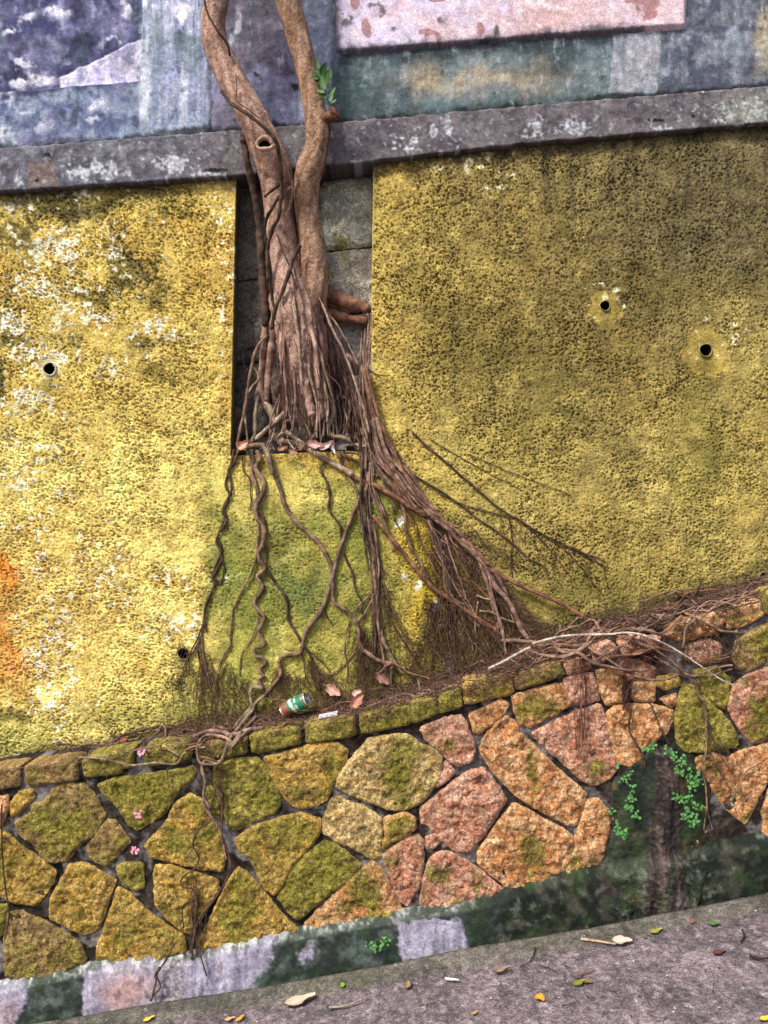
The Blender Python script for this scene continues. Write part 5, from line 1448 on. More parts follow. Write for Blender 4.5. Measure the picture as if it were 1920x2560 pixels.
# ---- roots over the ledge and down the stones (A, E)
AR = [
    ([(1640, -20), (1560, 90), (1480, 190), (1450, 290), (1400, 330), (1330, 310), (1310, 370), (1330, 450), (1320, 540), (1360, 620)], 14, 9, 'g', .012),
    ([(1320, 540), (1360, 620), (1365, 700), (1280, 770), (1250, 860), (1290, 950), (1260, 1010), (1180, 1080), (1180, 1130), (1250, 1150), (1270, 1200), (1185, 1260), (1190, 1400)], 7, 4, 'd', .004),
    ([(1255, 160), (1350, 125), (1450, 130), (1500, 150), (1600, 120), (1700, 105)], 15, 14, 'm', .02), ([(1290, 190), (1340, 150), (1440, 160), (1480, 180), (1520, 210)], 11, 10, 'm', .03),
    ([(1659, 30), (1560, 140), (1500, 210), (1470, 200)], 12, 11, 'g', .03), ([(1659, 100), (1570, 150), (1500, 230)], 10, 9, 'n', .03),
    ([(1030, 130), (1040, 95), (1065, 90), (1075, 150), (1070, 220), (1120, 260), (1165, 280)], 9, 7, 'g', .012),
    ([(400, 300), (560, 295), (700, 310), (850, 345), (1000, 330), (1140, 335), (1190, 270), (1250, 240), (1330, 230)], 7, 8, 'g', .012),
    ([(0, 340), (150, 330), (300, 310), (500, 250), (700, 210), (800, 150), (950, 110), (1050, 90)], 8, 10, 'd', .01), ([(120, 345), (350, 300), (540, 262), (760, 200), (900, 170)], 5, 6, 'n', .016),
    ([(1390, 450), (1440, 560), (1440, 690), (1440, 800), (1480, 920), (1490, 1040), (1400, 1200), (1290, 1340), (1260, 1450), (1230, 1560)], 7, 6, 'd', .004),
    ([(1310, 560), (1345, 640), (1420, 760), (1450, 880), (1470, 960)], 9, 6, 'n', .004),
    ([(1270, 1180), (1275, 1250), (1265, 1400), (1250, 1520), (1240, 1600)], 9, 8, 'd', .006), ([(1240, 1300), (1255, 1400), (1280, 1500), (1270, 1580)], 6, 5, 'd', .006),
    ([(1130, 1500), (1080, 1600), (1020, 1690), (1010, 1750), (980, 1870)], 6, 6, 'd', .035), ([(1010, 1700), (1040, 1780), (1000, 1830), (970, 1870)], 6, 5, 'd', .035), ([(1035, 1660), (1010, 1700), (1005, 1720)], 12, 8, 'd', .035),
    ([(1290, 1540), (1310, 1620), (1340, 1710)], 5, 4, 'd', .03), ([(10, 600), (10, 800), (20, 1000), (40, 1180), (60, 1300), (30, 1480)], 5, 5, 'd', .004),
    ([(1275, 240), (1300, 330), (1380, 340), (1430, 330)], 9, 7, 'n', .02), ([(1200, 250), (1270, 220), (1280, 280), (1350, 300), (1420, 330)], 7, 6, 'r', .02),
    ([(1085, 350), (1090, 470), (1110, 560), (1095, 640)], 3, 2, 'd', .003), ([(700, 400), (690, 450), (700, 480)], 3, 2, 'd', .003),
]
for pts, r0, r1, cl, lf in AR:
    root('A', pts, r0, r1, cl, lift=lf)
ER = [
    ([(-120, 590), (0, 595), (120, 610), (240, 620), (380, 625), (470, 610)], 15, 11, 'n', .03), ([(210, 590), (240, 640), (300, 670), (400, 680), (480, 740), (600, 770), (720, 790), (850, 790)], 14, 9, 'n', .03),
    ([(535, 455), (480, 540), (440, 620), (400, 665)], 14, 12, 'm', .03), ([(460, 640), (560, 700), (650, 760), (760, 820), (870, 855), (980, 850), (1060, 820)], 11, 8, 'n', .02),
    ([(700, 550), (800, 610), (900, 650), (1000, 720), (1080, 790), (1140, 830), (1220, 810), (1330, 770), (1420, 760)], 9, 7, 'n', .02), ([(600, 700), (700, 690), (800, 680), (900, 640), (1000, 660)], 8, 7, 'r', .02),
    ([(1170, 450), (1110, 510), (1100, 580), (1090, 640)], 11, 8, 'n', .012), ([(1060, 380), (1150, 430), (1230, 470), (1300, 500), (1350, 530), (1500, 540)], 9, 7, 'n', .016), ([(1460, 540), (1440, 640), (1380, 690), (1340, 700)], 8, 7, 'd', .012),
    ([(540, 460), (700, 455), (800, 430), (900, 390), (1000, 365), (1150, 300), (1300, 260), (1480, 210), (1640, 165), (1760, 130)], 9, 8, 'd', .014), ([(540, 450), (700, 480), (860, 420), (1000, 430), (1100, 400), (1250, 390)], 9, 6, 'n', .02),
    ([(420, 640), (300, 700), (150, 690), (60, 660), (0, 650)], 13, 9, 'm', .03), ([(150, 700), (120, 720), (60, 700), (20, 640)], 9, 7, 'm', .03), ([(850, 650), (760, 680), (680, 740), (660, 820)], 8, 6, 'r', .012),
    ([(900, 700), (1000, 760), (1120, 830), (1200, 840), (1300, 820), (1420, 780)], 7, 6, 'n', .012), ([(650, 560), (800, 590), (900, 640), (1000, 660), (1120, 690), (1300, 720), (1400, 700)], 6, 5, 'r', .02),
    ([(780, 470), (840, 520), (960, 560), (1080, 540)], 7, 5, 'n', .016), ([(1280, 440), (1310, 510), (1400, 540), (1460, 520)], 8, 6, 'n', .014), ([(1400, 720), (1500, 800), (1600, 760), (1700, 720)], 6, 5, 'd', .008),
    ([(410, 640), (400, 760), (420, 900), (410, 1050), (415, 1200), (405, 1380)], 6, 4, 'r', .008), ([(390, 650), (430, 780), (440, 950), (430, 1100), (425, 1250)], 5, 3, 'd', .008),
    ([(700, 850), (690, 940), (710, 1040), (740, 1060), (730, 1180), (770, 1270), (820, 1350), (825, 1380), (810, 1440)], 8, 7, 'd', .006), ([(760, 860), (720, 930), (700, 1010), (690, 1060)], 8, 5, 'd', .008), ([(720, 940), (770, 1000), (860, 1010), (890, 1050), (920, 1130), (980, 1260), (1000, 1290)], 6, 3, 'd', .004),
    ([(1160, 830), (1200, 960), (1240, 1020), (1245, 1180), (1245, 1330), (1220, 1450), (1240, 1560), (1250, 1700), (1230, 1860)], 8, 5, 'n', .008), ([(1250, 1120), (1300, 1200), (1350, 1280), (1400, 1380)], 3, 2, 'd', .004), ([(1260, 1130), (1290, 1260), (1360, 1390), (1440, 1500)], 3, 2, 'd', .004),
    ([(1200, 940), (1210, 1030), (1240, 1130), (1330, 1290), (1480, 1320)], 4, 2, 'd', .004), ([(1270, 1330), (1320, 1440), (1380, 1540), (1420, 1640), (1450, 1750)], 3, 2, 'd', .004), ([(1230, 1480), (1245, 1600), (1260, 1750), (1290, 1860)], 5, 3, 'n', .004),
    ([(1659, 1380), (1500, 1480), (1560, 1500)], 3, 2, 'd', .004), ([(1240, 380), (1350, 390), (1480, 360), (1600, 330)], 6, 5, 'd', .014), ([(270, 490), (265, 530), (220, 580), (190, 620)], 8, 7, 'm', .03),
]
for pts, r0, r1, cl, lf in ER:
    root('E', pts, r0, r1, cl, lift=lf)

rl = np.random.default_rng(321)


def wander(n, x0, x1, ta, tb_, length, r0, cols, lift, seed):
    for k in range(n):
        xa = rl.uniform(x0, x1); L_ = length * rl.uniform(.5, 1.3) * rl.choice([-1, 1])
        xs = xa + np.linspace(0, L_, 6)
        t = rl.uniform(ta, tb_) + np.cumsum(rl.normal(0, .22, 6))
        t = np.clip(t, -.35, 1.25)
        ys_ = line(BACK, xs) * (1 - t) + line(FRONT, xs) * t + rl.normal(0, 5, 6)
        root('S', np.column_stack([xs, ys_]), r0 * rl.uniform(.6, 1.3), r0 * rl.uniform(.3, .6), cols[k % len(cols)], lift=lift * rl.uniform(.4, 1.6), wob=1.6, sides=6)


wander(26, 1290, 1900, .0, .9, 190, 3.2, 'nmdr', .03, 1)
wander(14, 960, 1300, .1, .8, 150, 2.6, 'dnr', .02, 2)
wander(12, 560, 980, .0, .7, 130, 2.2, 'dnr', .015, 3)
wander(8, 220, 560, .0, .7, 130, 2.4, 'dng', .012, 4)
# thin roots joining the trunk's foot to the sill
for k in range(22):
    xa = rl.uniform(470, 1180); xb = xa + rl.normal(0, 70)
    NR([(xa, rl.uniform(1150, 1400)), ((xa + xb) / 2 + rl.normal(0, 30), 1500), (xb, 1640), (xb + rl.normal(0, 60), 1745)], rl.uniform(6, 11), rl.uniform(4, 7), rl.uniform(-.04, .03), rl.uniform(-.04, .0), 'gmndp'[k % 5])
bundle([(1050, 1230), (1120, 1330), (1190, 1420), (1250, 1500), (1310, 1580), (1390, 1600)], [(1020, 1280), (1070, 1380), (1120, 1470), (1160, 1560), (1210, 1640), (1250, 1665)], 20, (1.3, 2.8), (.8, 1.6), 'dnrm', .02, 511, 1.0)

# ---- rootlets: hair roots nobody could count
hair = Tubes()
hr = np.random.default_rng(99)


def hairs(n, sx, ex, r=(.0007, .0014), lift=.01, cols=((70, 52, 42), (118, 90, 70)), wob=10, sag=0.0, jitter=6, steps=12):
    """n hairs whose ends are drawn along two polylines"""
    sx, ex = np.array(sx, float), np.array(ex, float)

    def along(L, t):
        k = np.linspace(0, 1, len(L))
        return np.array([np.interp(t, k, L[:, 0]), np.interp(t, k, L[:, 1])])
    for _ in range(n):
        t = hr.uniform(0, 1)
        a = along(sx, t) + hr.normal(0, jitter, 2); b = along(ex, np.clip(t + hr.normal(0, .12), 0, 1)) + hr.normal(0, jitter, 2)
        s = np.linspace(0, 1, steps)[:, None]
        q = a * (1 - s) + b * s
        q = q + hr.normal(0, wob, 2) * np.sin(np.pi * s) + hr.normal(0, wob * .5, 2) * np.sin(2 * np.pi * s) + hr.normal(0, wob * .22, (steps, 2)) * np.sin(np.pi * s)
        q[:, 1] += sag * np.sin(np.pi * s[:, 0])
        y = surf_y(q[:, 0], q[:, 1]) - lift * hr.uniform(.2, 1.2) - .002
        y = np.convolve(np.pad(y, 2, 'edge'), np.ones(5) / 5, 'valid')
        rr = hr.uniform(*r)
        u = hr.uniform(0, 1)
        c = C(*cols[0]) * (1 - u) + C(*cols[1]) * u
        hair.add(P(q[:, 0], q[:, 1], y), np.linspace(rr, rr * .55, steps), 3, c, cap=False)


# veil right of the fan, and below the bundle
hairs(120, [(1222, 1412), (1250, 1470), (1285, 1540)], [(1300, 1622), (1345, 1608), (1395, 1588)], r=(.0007, .002), lift=.02, wob=11, jitter=6)
hairs(45, [(1150, 1350), (1200, 1400), (1240, 1470)], [(1210, 1660), (1250, 1630), (1300, 1610)], r=(.0007, .002), lift=.03, wob=24)
hairs(60, [(1085, 1310), (1140, 1350), (1190, 1400)], [(1110, 1500), (1160, 1540), (1250, 1590)], r=(.0007, .0018), lift=.025, wob=26)
hairs(120, [(1095, 1480), (1150, 1520), (1250, 1580), (1320, 1610)], [(1120, 1690), (1190, 1680), (1240, 1660), (1330, 1620)], r=(.0007, .002), lift=.03, wob=26)
hairs(60, [(1060, 1480), (1090, 1520), (1130, 1540)], [(1040, 1690), (1090, 1700), (1160, 1690)], lift=.012, wob=20)
hairs(50, [(940, 1360), (960, 1480), (1000, 1590)], [(930, 1740), (1000, 1730), (1090, 1705)], lift=.012, wob=24)
hairs(60, [(1070, 1320), (1100, 1400), (1125, 1480)], [(1090, 1480), (1130, 1530), (1180, 1560)], lift=.008, wob=14)
# fan of fine roots on the open wall to the right
hairs(46, [(1240, 1270), (1330, 1330), (1430, 1380), (1500, 1410)], [(1290, 1450), (1400, 1460), (1470, 1480), (1540, 1490)], r=(.0005, .0011), lift=.003, wob=12, cols=((50, 38, 32), (84, 64, 48)))
hairs(34, [(1080, 1250), (1180, 1330), (1260, 1380)], [(1240, 1400), (1290, 1430), (1370, 1440)], r=(.0005, .001), lift=.003, wob=12, cols=((50, 38, 32), (84, 64, 48)))
# left foot
hairs(55, [(500, 1600), (512, 1650), (525, 1690)], [(500, 1800), (540, 1810), (600, 1800)], lift=.006, wob=10)
hairs(24, [(450, 1600), (480, 1660), (515, 1720)], [(420, 1820), (470, 1815), (520, 1810)], lift=.005, wob=12)
hairs(50, [(560, 1660), (590, 1700), (620, 1720)], [(530, 1800), (590, 1800), (660, 1795)], lift=.006, wob=16)
hairs(70, [(690, 1680), (720, 1690), (760, 1700)], [(650, 1790), (720, 1790), (800, 1775)], lift=.006, wob=14)
hairs(90, [(770, 1640), (800, 1680), (830, 1720)], [(780, 1790), (830, 1775), (900, 1765)], lift=.01, wob=14)
hairs(120, [(900, 1560), (930, 1620), (980, 1660)], [(860, 1780), (930, 1755), (1010, 1735)], lift=.014, wob=14)
# mats lying on the ledge
for (x0, x1, n, l) in ((330, 560, 60, .015), (540, 800, 60, .015), (780, 1010, 70, .018), (980, 1200, 90, .025), (1160, 1420, 120, .03), (1380, 1640, 120, .03), (1600, 1930, 80, .015), (0, 340, 30, .008)):
    xs = np.linspace(x0, x1, 4)
    mid = lambda t: line(BACK, xs) * (1 - t) + line(FRONT, xs) * t
    hairs(n, np.column_stack([xs, mid(.1)]), np.column_stack([xs + hr.uniform(-30, 60), mid(.75)]), r=(.0009, .0018), lift=l, wob=26, jitter=9, cols=((72, 50, 42), (132, 102, 84)))
    xb = np.column_stack([xs, mid(.3)])
    hairs(n // 2, xb[:2], xb[2:], r=(.0009, .002), lift=l * 1.2, wob=14, jitter=12, cols=((60, 44, 38), (128, 96, 80)))
# hanging over the cap on the right, reddish
hairs(16, [(1430, 1640), (1455, 1640), (1470, 1650)], [(1445, 1900), (1453, 1880), (1462, 1780)], r=(.0007, .0014), lift=.02, wob=6, jitter=3, cols=((96, 44, 38), (120, 66, 54)))
hairs(60, [(1480, 1610), (1560, 1620), (1660, 1590)], [(1500, 1680), (1580, 1690), (1700, 1680)], r=(.0007, .0014), lift=.02, wob=18, cols=((100, 60, 52), (130, 88, 76)))
hairs(24, [(1555, 1690), (1565, 1690)], [(1558, 1770), (1572, 1770)], r=(.0007, .0014), lift=.014, wob=5, jitter=4, cols=((60, 40, 34), (96, 60, 50)))
hairs(50, [(1640, 1560), (1740, 1560), (1830, 1560)], [(1640, 1680), (1740, 1690), (1840, 1660)], lift=.012, wob=18)
hairs(26, [(480, 2160), (490, 2200), (490, 2260)], [(470, 2330), (485, 2370), (500, 2380)], lift=.006, wob=9)
hairs(18, [(530, 1860), (545, 1900), (550, 1960)], [(520, 1990), (545, 2030), (560, 2080)], lift=.006, wob=10)
hairs(26, [(1760, 1840), (1790, 1850), (1830, 1870)], [(1770, 1960), (1830, 1990), (1860, 2000)], r=(.0005, .001), lift=.004, wob=8)
obj('rootlets', hair.mesh('rootlets'), M['root'], tree, kind='stuff', label='brown hair roots matted over the ledge and hanging down')

# hairs in the niche
nh = Tubes()
for k in range(130):
    x0 = hr.uniform(470, 930); u = (x0 - 470) / 460
    y0 = hr.uniform(420, 1250)
    q = np.array([(x0, y0), (x0 + hr.normal(30 + 40 * (u - .5), 30), y0 + 150), (x0 + hr.normal(50 + 60 * (u - .5), 50), min(1700, y0 + hr.uniform(250, 480)))])
    q = catmull(Z('N', q), 10)
    y = np.linspace(hr.uniform(-.12, -.06), hr.uniform(-.08, 0), 10)
    c = C(*((104, 70, 62), (150, 116, 100), (84, 58, 50), (136, 84, 78))[k % 4])
    nh.add(P(q[:, 0], q[:, 1], y), np.linspace(.0016, .0008, 10) * hr.uniform(.6, 1.2), 3, c, cap=False)
for k in range(80):
    x0 = hr.uniform(880, 1180); y0 = hr.uniform(800, 1300)
    q = catmull(Z('N', np.array([(x0, y0), (x0 + hr.normal(40, 20), y0 + 180), (x0 + hr.normal(80, 40), min(1720, y0 + 420))])), 10)
    y = np.full(10, hr.uniform(-.02, .1))
    nh.add(P(q[:, 0], q[:, 1], y), np.linspace(.0016, .0008, 10), 3, C(*((84, 58, 52), (112, 84, 74))[k % 2]), cap=False)
obj('rootlets', nh.mesh('rootlets'), M['root'], tree, kind='stuff', label='fine hair roots clothing the foot of the trunks')


# ------------------------------------------------------------------ leaves
def leaf_mesh(name, c1, c2, w=.5, curl=.25, fold=.25, n=8, tip=1.6, wavy=0.0):
    """unit-length leaf along +x, face up +z, with a folded blade of real thickness"""
    V, F, Cc = [], [], []
    for side in (1, -1):
        for i in range(n + 1):
            t = i / n
            hw = w * .5 * (math.sin(math.pi * t ** (1 / tip * 1.2)) ** .8 if 0 < t < 1 else 0.02)
            for j, u in enumerate((-1, -.5, 0, .5, 1)):
                z = abs(u) * hw * fold + curl * (t - .5) ** 2 - wavy * math.sin(t * 9 + u * 2) * .05 + (0.006 if side > 0 else -0.006)
                V.append((t + .03 * math.sin(u * 4 + t * 11) * wavy, u * hw * (1 + .16 * wavy * math.sin(t * 17 + u)), z + wavy * .035 * math.sin(t * 7 + u * 3)))
                k = .5 + .5 * math.sin(t * 13 + u * 5)
                Cc.append([a * (1 - k * .4) + b * k * .4 for a, b in zip(c1, c2)] if u else list(c2))
    m = (n + 1) * 5
    for i in range(n):
        for j in range(4):
            a = i * 5 + j
            F.append((a, a + 5, a + 6, a + 1))
            F.append((m + a, m + a + 1, m + a + 6, m + a + 5))
    return mesh_np(name, np.array(V), np.array(F), np.array(Cc))


def place(loc, size, yaw=0, pitch=0, roll=0):
    return Matrix.LocRotScale(Vector(loc), Euler((roll, pitch, yaw), 'XYZ'), Vector((size, size, size)))


def face_mat(loc, size, ang, tilt=0.0, turn=0.0):
    """leaf lying against the picture plane: along direction ang (degrees, 0 = right, 90 = up), facing the street"""
    a = math.radians(ang)
    xa = Vector((math.cos(a), -tilt, math.sin(a))).normalized()
    za = Vector((turn, -1, 0.25)).normalized()
    ya = za.cross(xa).normalized(); za = xa.cross(ya)
    m = Matrix((xa, ya, za)).transposed().to_4x4()
    return Matrix.Translation(Vector(loc)) @ m @ Matrix.Scale(size, 4)


lg = leaf_mesh('leaf_blade', list(C(46, 88, 32)), list(C(84, 124, 54)), .5, .12, .2)
lg.materials.append(M['leafy'])
# sprig on the right trunk
tb = Tubes()
q = catmull(Z('T', [(1140, 830), (1120, 770), (1100, 700), (1085, 640), (1065, 580), (1045, 520)]), 14)
tb.add(P(q[:, 0], q[:, 1], np.linspace(-.19, -.21, 14)), np.linspace(.003, .0015, 14), 6, C(92, 110, 60))
sprig = obj('leafy_shoot', tb.mesh('leafy_shoot'), M['root'], tree, label='green leafy shoot sprouting above the cut stub')
for (u, v, ang, sz) in ((1045, 520, 100, .03), (1062, 570, 65, .042), (1100, 625, 75, .05), (1070, 605, 120, .036), (1050, 590, 185, .03), (1095, 680, 105, .048), (1120, 720, 48, .034), (1090, 700, 160, .03), (1130, 770, 70, .03), (1110, 740, 150, .036), (1085, 640, 150, .04), (1140, 780, 40, .022), (1050, 545, 175, .024), (1105, 660, 85, .045)):
    pp = Z('T', [(u, v)])[0]
    obj('leaf', lg, None, sprig, mw=face_mat(P(pp[0], pp[1], -.205 - random.uniform(0, .012)), sz * 1.3, ang, random.uniform(-.2, .3), random.uniform(-.5, .5)))

# ------------------------------------------------------------------ maidenhair ferns on the wet crust
lf = leaf_mesh('leaflet', list(C(70, 132, 62)), list(C(112, 164, 92)), .9, .1, .1, n=5, tip=1.1)
lf.materials.append(M['leafy'])
FERNS = [
    ('bright maidenhair fern trailing right of the drain hole', 'E', [(930, 1300), (990, 1330), (1060, 1380), (1110, 1460), (1150, 1530), (1180, 1500)], [(985, 1325, 6, 26), (1030, 1362, 8, 26), (1085, 1392, 10, 30), (1065, 1440, 8, 28), (1108, 1482, 10, 32), (1150, 1535, 10, 32), (1192, 1500, 6, 26), (1150, 1578, 8, 28), (1200, 1545, 5, 20)]),
    ('fern tuft at the right edge of the crust, below the trailing one', 'E', [(1060, 1600), (1080, 1650), (1130, 1670), (1180, 1700), (1225, 1710)], [(1060, 1645, 14, 34), (1130, 1652, 7, 26), (1178, 1702, 6, 24), (1228, 1712, 5, 20), (1110, 1690, 4, 18)]),
    ('lowest fern tuft on the right of the crust, above the orange stone', 'E', [(1110, 1710), (1140, 1760), (1170, 1800)], [(1130, 1762, 10, 32), (1180, 1790, 8, 26), (1150, 1815, 6, 22), (1095, 1770, 4, 18)]),
    ('small fern sprig on the left of the drain hole', 'E', [(920, 1290), (880, 1300), (840, 1330)], [(880, 1300, 7, 22), (850, 1325, 5, 18)]),
    ('sparse fern with tiny leaflets at the upper left of the crust', 'E', [(650, 1420), (690, 1500), (740, 1480), (745, 1580)], [(650, 1445, 5, 20), (700, 1530, 6, 30), (742, 1480, 3, 12), (750, 1580, 5, 22)]),
    ('leafy fern clump midway down the left of the crust', 'E', [(740, 1600), (745, 1680), (760, 1750)], [(740, 1655, 9, 30), (730, 1720, 9, 30), (775, 1755, 9, 30), (620, 1720, 4, 24)]),
    ('bottom-left fern clump near the pale joint stone', 'E', [(650, 1780), (660, 1840), (690, 1890)], [(655, 1860, 10, 36), (690, 1870, 6, 26), (640, 1800, 3, 16), (700, 1905, 4, 20)]),
    ('little fern growing on the algae-black plinth', 'B', [(1110, 1470), (1120, 1510), (1190, 1490)], [(1105, 1512, 9, 30), (1190, 1485, 9, 30), (1150, 1540, 4, 20)]),
]
for lab, rg_, stem, cl in FERNS:
    q0 = Z(rg_, [stem[0]])[0]
    yb = YS - .055
    f = thing('fern', lab, 'fern', tuple(P(q0[0], q0[1], yb + .02)), 'ferns around the wet crust')
    tb = Tubes()
    sp = catmull(Z(rg_, stem), 16)
    tb.add(P(sp[:, 0], sp[:, 1], np.linspace(yb + .03, yb - .02, 16)), .0009, 4, C(56, 48, 34))
    for (u, v, n_, spread_) in cl:
        c0 = Z(rg_, [(u, v)])[0]
        near = sp[np.argmin(np.hypot(*(sp - c0).T))]
        st_ = catmull(np.array([near, (near + c0) / 2 + hr.normal(0, 3, 2), c0]), 6)
        tb.add(P(st_[:, 0], st_[:, 1], np.linspace(yb, yb - .02, 6)), .0007, 3, C(60, 60, 36))
        for k in range(int(n_ * 1.5)):
            a = hr.uniform(0, 2 * np.pi); rr = 1.15 * spread_ * hr.uniform(.1, 1) ** .7
            pp = Z(rg_, [(u + rr * math.cos(a), v + rr * math.sin(a))])[0]
            obj('leaflet', lf, None, f, mw=face_mat(P(pp[0], pp[1], yb - hr.uniform(.005, .035)), hr.uniform(.008, .0155), hr.uniform(0, 360), hr.uniform(-.3, .3), hr.uniform(-.6, .6)))
    obj('stem', tb.mesh('stem'), M['root'], f)

# ------------------------------------------------------------------ things lying about
# drinks can
ctop = P(*Z('K', [(322, 182)])[0], -.12); cbot = P(*Z('K', [(205, 248)])[0], -.12)


def drink_can():
    axis_ = Vector(ctop) - Vector(cbot)
    axis_ = axis_.normalized() + Vector((0, -.22, 0))
    ctr = (Vector(ctop) + Vector(cbot)) / 2
    H_, R_ = .122, .033
    can = thing('drink_can', 'crushed green, white and red drink can lying on the root-covered ledge', 'can', tuple(ctr - Vector((0, 0, .03))))
    rot = axis_.to_track_quat('Z', 'Y').to_matrix().to_4x4()
    mw = Matrix.Translation(ctr) @ rot
    prof = [(0, .024), (.004, .027), (.010, R_)] + [(h, R_) for h in np.linspace(.014, .106, 24)] + [(.112, .030), (.118, .0275)]
    seg = 40
    V, Cc = [], []
    red, grn_, wht = C(150, 80, 60), C(40, 128, 96), C(206, 214, 206)
    for h, r in prof:
        for s in range(seg):
            a = 2 * math.pi * s / seg
            dent = 1 - .20 * math.exp(-((h - .035) / .02) ** 2) * max(0, math.cos(a - 4.4)) ** 2 - .08 * math.exp(-((h - .08) / .015) ** 2) * max(0, math.cos(a - 5.4)) ** 2
            V.append((r * dent * math.cos(a), r * dent * math.sin(a), h - H_ / 2))
            t = h / H_
            u = s / seg
            wave = .10 * math.sin(2 * a + .6)
            c = red
            if .30 + wave * .4 < t < .90: c = grn_
            if .40 + wave * .3 < t < .52 + wave * .3 or .60 < t < .66 and (s // 2) % 3: c = wht
            if t > .93 or t < .05: c = C(190, 190, 190)
            if (u < .10 or u > .80) and .1 < t < .92: c = red * .8
            Cc.append(c)
    V = np.array(V); n = len(prof)
    i = np.arange(n * seg).reshape(n, seg); j = np.roll(i, -1, 1)
    F = np.stack([i[:-1], j[:-1], j[1:], i[1:]], -1).reshape(-1, 4)
    obj('can_body', mesh_np('can_body', V, F, np.array(Cc)), M['paint'], can, mw=mw)
    for nm, zz, sgn in (('can_lid', .118 - H_ / 2, 1), ('can_base', -H_ / 2, -1)):
        rr = [(.0275 if sgn > 0 else .024, 0), (.0285 if sgn > 0 else .025, .0025 * sgn), (.026 if sgn > 0 else .0225, .003 * sgn), (.0245 if sgn > 0 else .02, -.003 * sgn), (.0005, -.003 * sgn)]
        W = np.array([(r * math.cos(2 * math.pi * s / 32), r * math.sin(2 * math.pi * s / 32), zz + dz) for r, dz in rr for s in range(32)])
        k = np.arange(len(rr) * 32).reshape(-1, 32); l = np.roll(k, -1, 1)
        Fq = np.stack([k[:-1], l[:-1], l[1:], k[1:]], -1).reshape(-1, 4)
        o = obj(nm, mesh_np(nm, W, Fq if sgn > 0 else Fq[:, ::-1]), M['metal'], can, mw=mw)
    tabv = np.array([(r * math.cos(a), .004 + r * 1.5 * math.sin(a), .118 - H_ / 2 + z) for z in (.0, .0015) for r in (.0035, .0065) for a in np.linspace(0, 2 * np.pi, 16, endpoint=False)])
    k = np.arange(64).reshape(4, 16); l = np.roll(k, -1, 1)
    fq = []
    for a_, b_ in ((2, 3), (3, 1), (1, 0), (0, 2)):
        fq.append(np.stack([k[a_], l[a_], l[b_], k[b_]], -1))
    obj('pull_tab', mesh_np('pull_tab', tabv, np.concatenate(fq)), M['metal'], can, mw=mw)


drink_can()


# small printed carton
def carton():
    a = P(*Z('K', [(378, 280)])[0], -.19); b = P(*Z('K', [(467, 262)])[0], -.19)
    x = (Vector(b) - Vector(a)); L_ = x.length
    x.normalize()
    yv = Vector((.05, 1, 0)).normalized(); zv = x.cross(yv).normalized(); yv = zv.cross(x)
    ctr = (Vector(a) + Vector(b)) / 2
    m = Matrix((x, yv, zv)).transposed().to_4x4()
    mw = Matrix.Translation(ctr) @ m
    nx_, nz_ = 24, 8
    V, F, Cc = [], [], []
    wht, ink = C(214, 208, 214), C(84, 72, 84)
    hx, hy, hz = L_ / 2, .022, .013

    def quad_grid(o, du, dv, nu, nv, front):
        base = len(V)
        for i in range(nv + 1):
            for j in range(nu + 1):
                p = o + du * (j / nu) + dv * (i / nv)
                wob = .0012 * math.sin(j * .9 + i * 1.7)
                V.append((p[0], p[1] + (wob if front else 0), p[2]))
                c = wht
                if front and (j in (2, 3, 5, 7, 8) and 1 < i < 6 or (j > 12 and i in (3, 4) and j % 3 != 1) or (j > 13 and i == 6 and j % 2)): c = ink
                if not front and j % 7 == 3 and i == 2: c = ink
                Cc.append(c)
        for i in range(nv):
            for j in range(nu):
                q = base + i * (nu + 1) + j
                F.append((q, q + 1, q + nu + 2, q + nu + 1))
    v3 = lambda *q: np.array(q, float)
    quad_grid(v3(-hx, -hy, -hz), v3(2 * hx, 0, 0), v3(0, 0, 2 * hz), nx_, nz_, True)
    quad_grid(v3(-hx, -hy, hz), v3(2 * hx, 0, 0), v3(0, 2 * hy, 0), 12, 4, False)
    quad_grid(v3(hx, hy, -hz), v3(-2 * hx, 0, 0), v3(0, 0, 2 * hz), 2, 2, False)
    quad_grid(v3(-hx, hy, -hz), v3(2 * hx, 0, 0), v3(0, -2 * hy, 0), 2, 2, False)
    quad_grid(v3(-hx, hy, -hz), v3(0, -2 * hy, 0), v3(0, 0, 2 * hz), 3, 2, False)
    quad_grid(v3(hx, -hy, -hz), v3(0, 2 * hy, 0), v3(0, 0, 2 * hz), 3, 2, False)
    o = obj('small_carton', mesh_np('small_carton', np.array(V), np.array(F), np.array(Cc), smooth=False), M['leafy'], mw=mw,
            label='small white printed carton lying on the cap stones beside the can', cat='carton')


carton()


# dead leaves on the ledge and in the niche
def dead_leaf(name, label, reg, uv, y, size, ang, c1, c2, grp, w=.5, curl=.5, fold=.35, tilt=.1, turn=0.):
    me = leaf_mesh(name, list(C(*c1)), list(C(*c2)), w, curl, fold, wavy=1)
    p = Z(reg, [uv])[0]
    obj(name, me, M['leafy'], mw=face_mat(P(p[0], p[1], y), size, ang, tilt, turn), label=label, cat='leaf', group=grp)


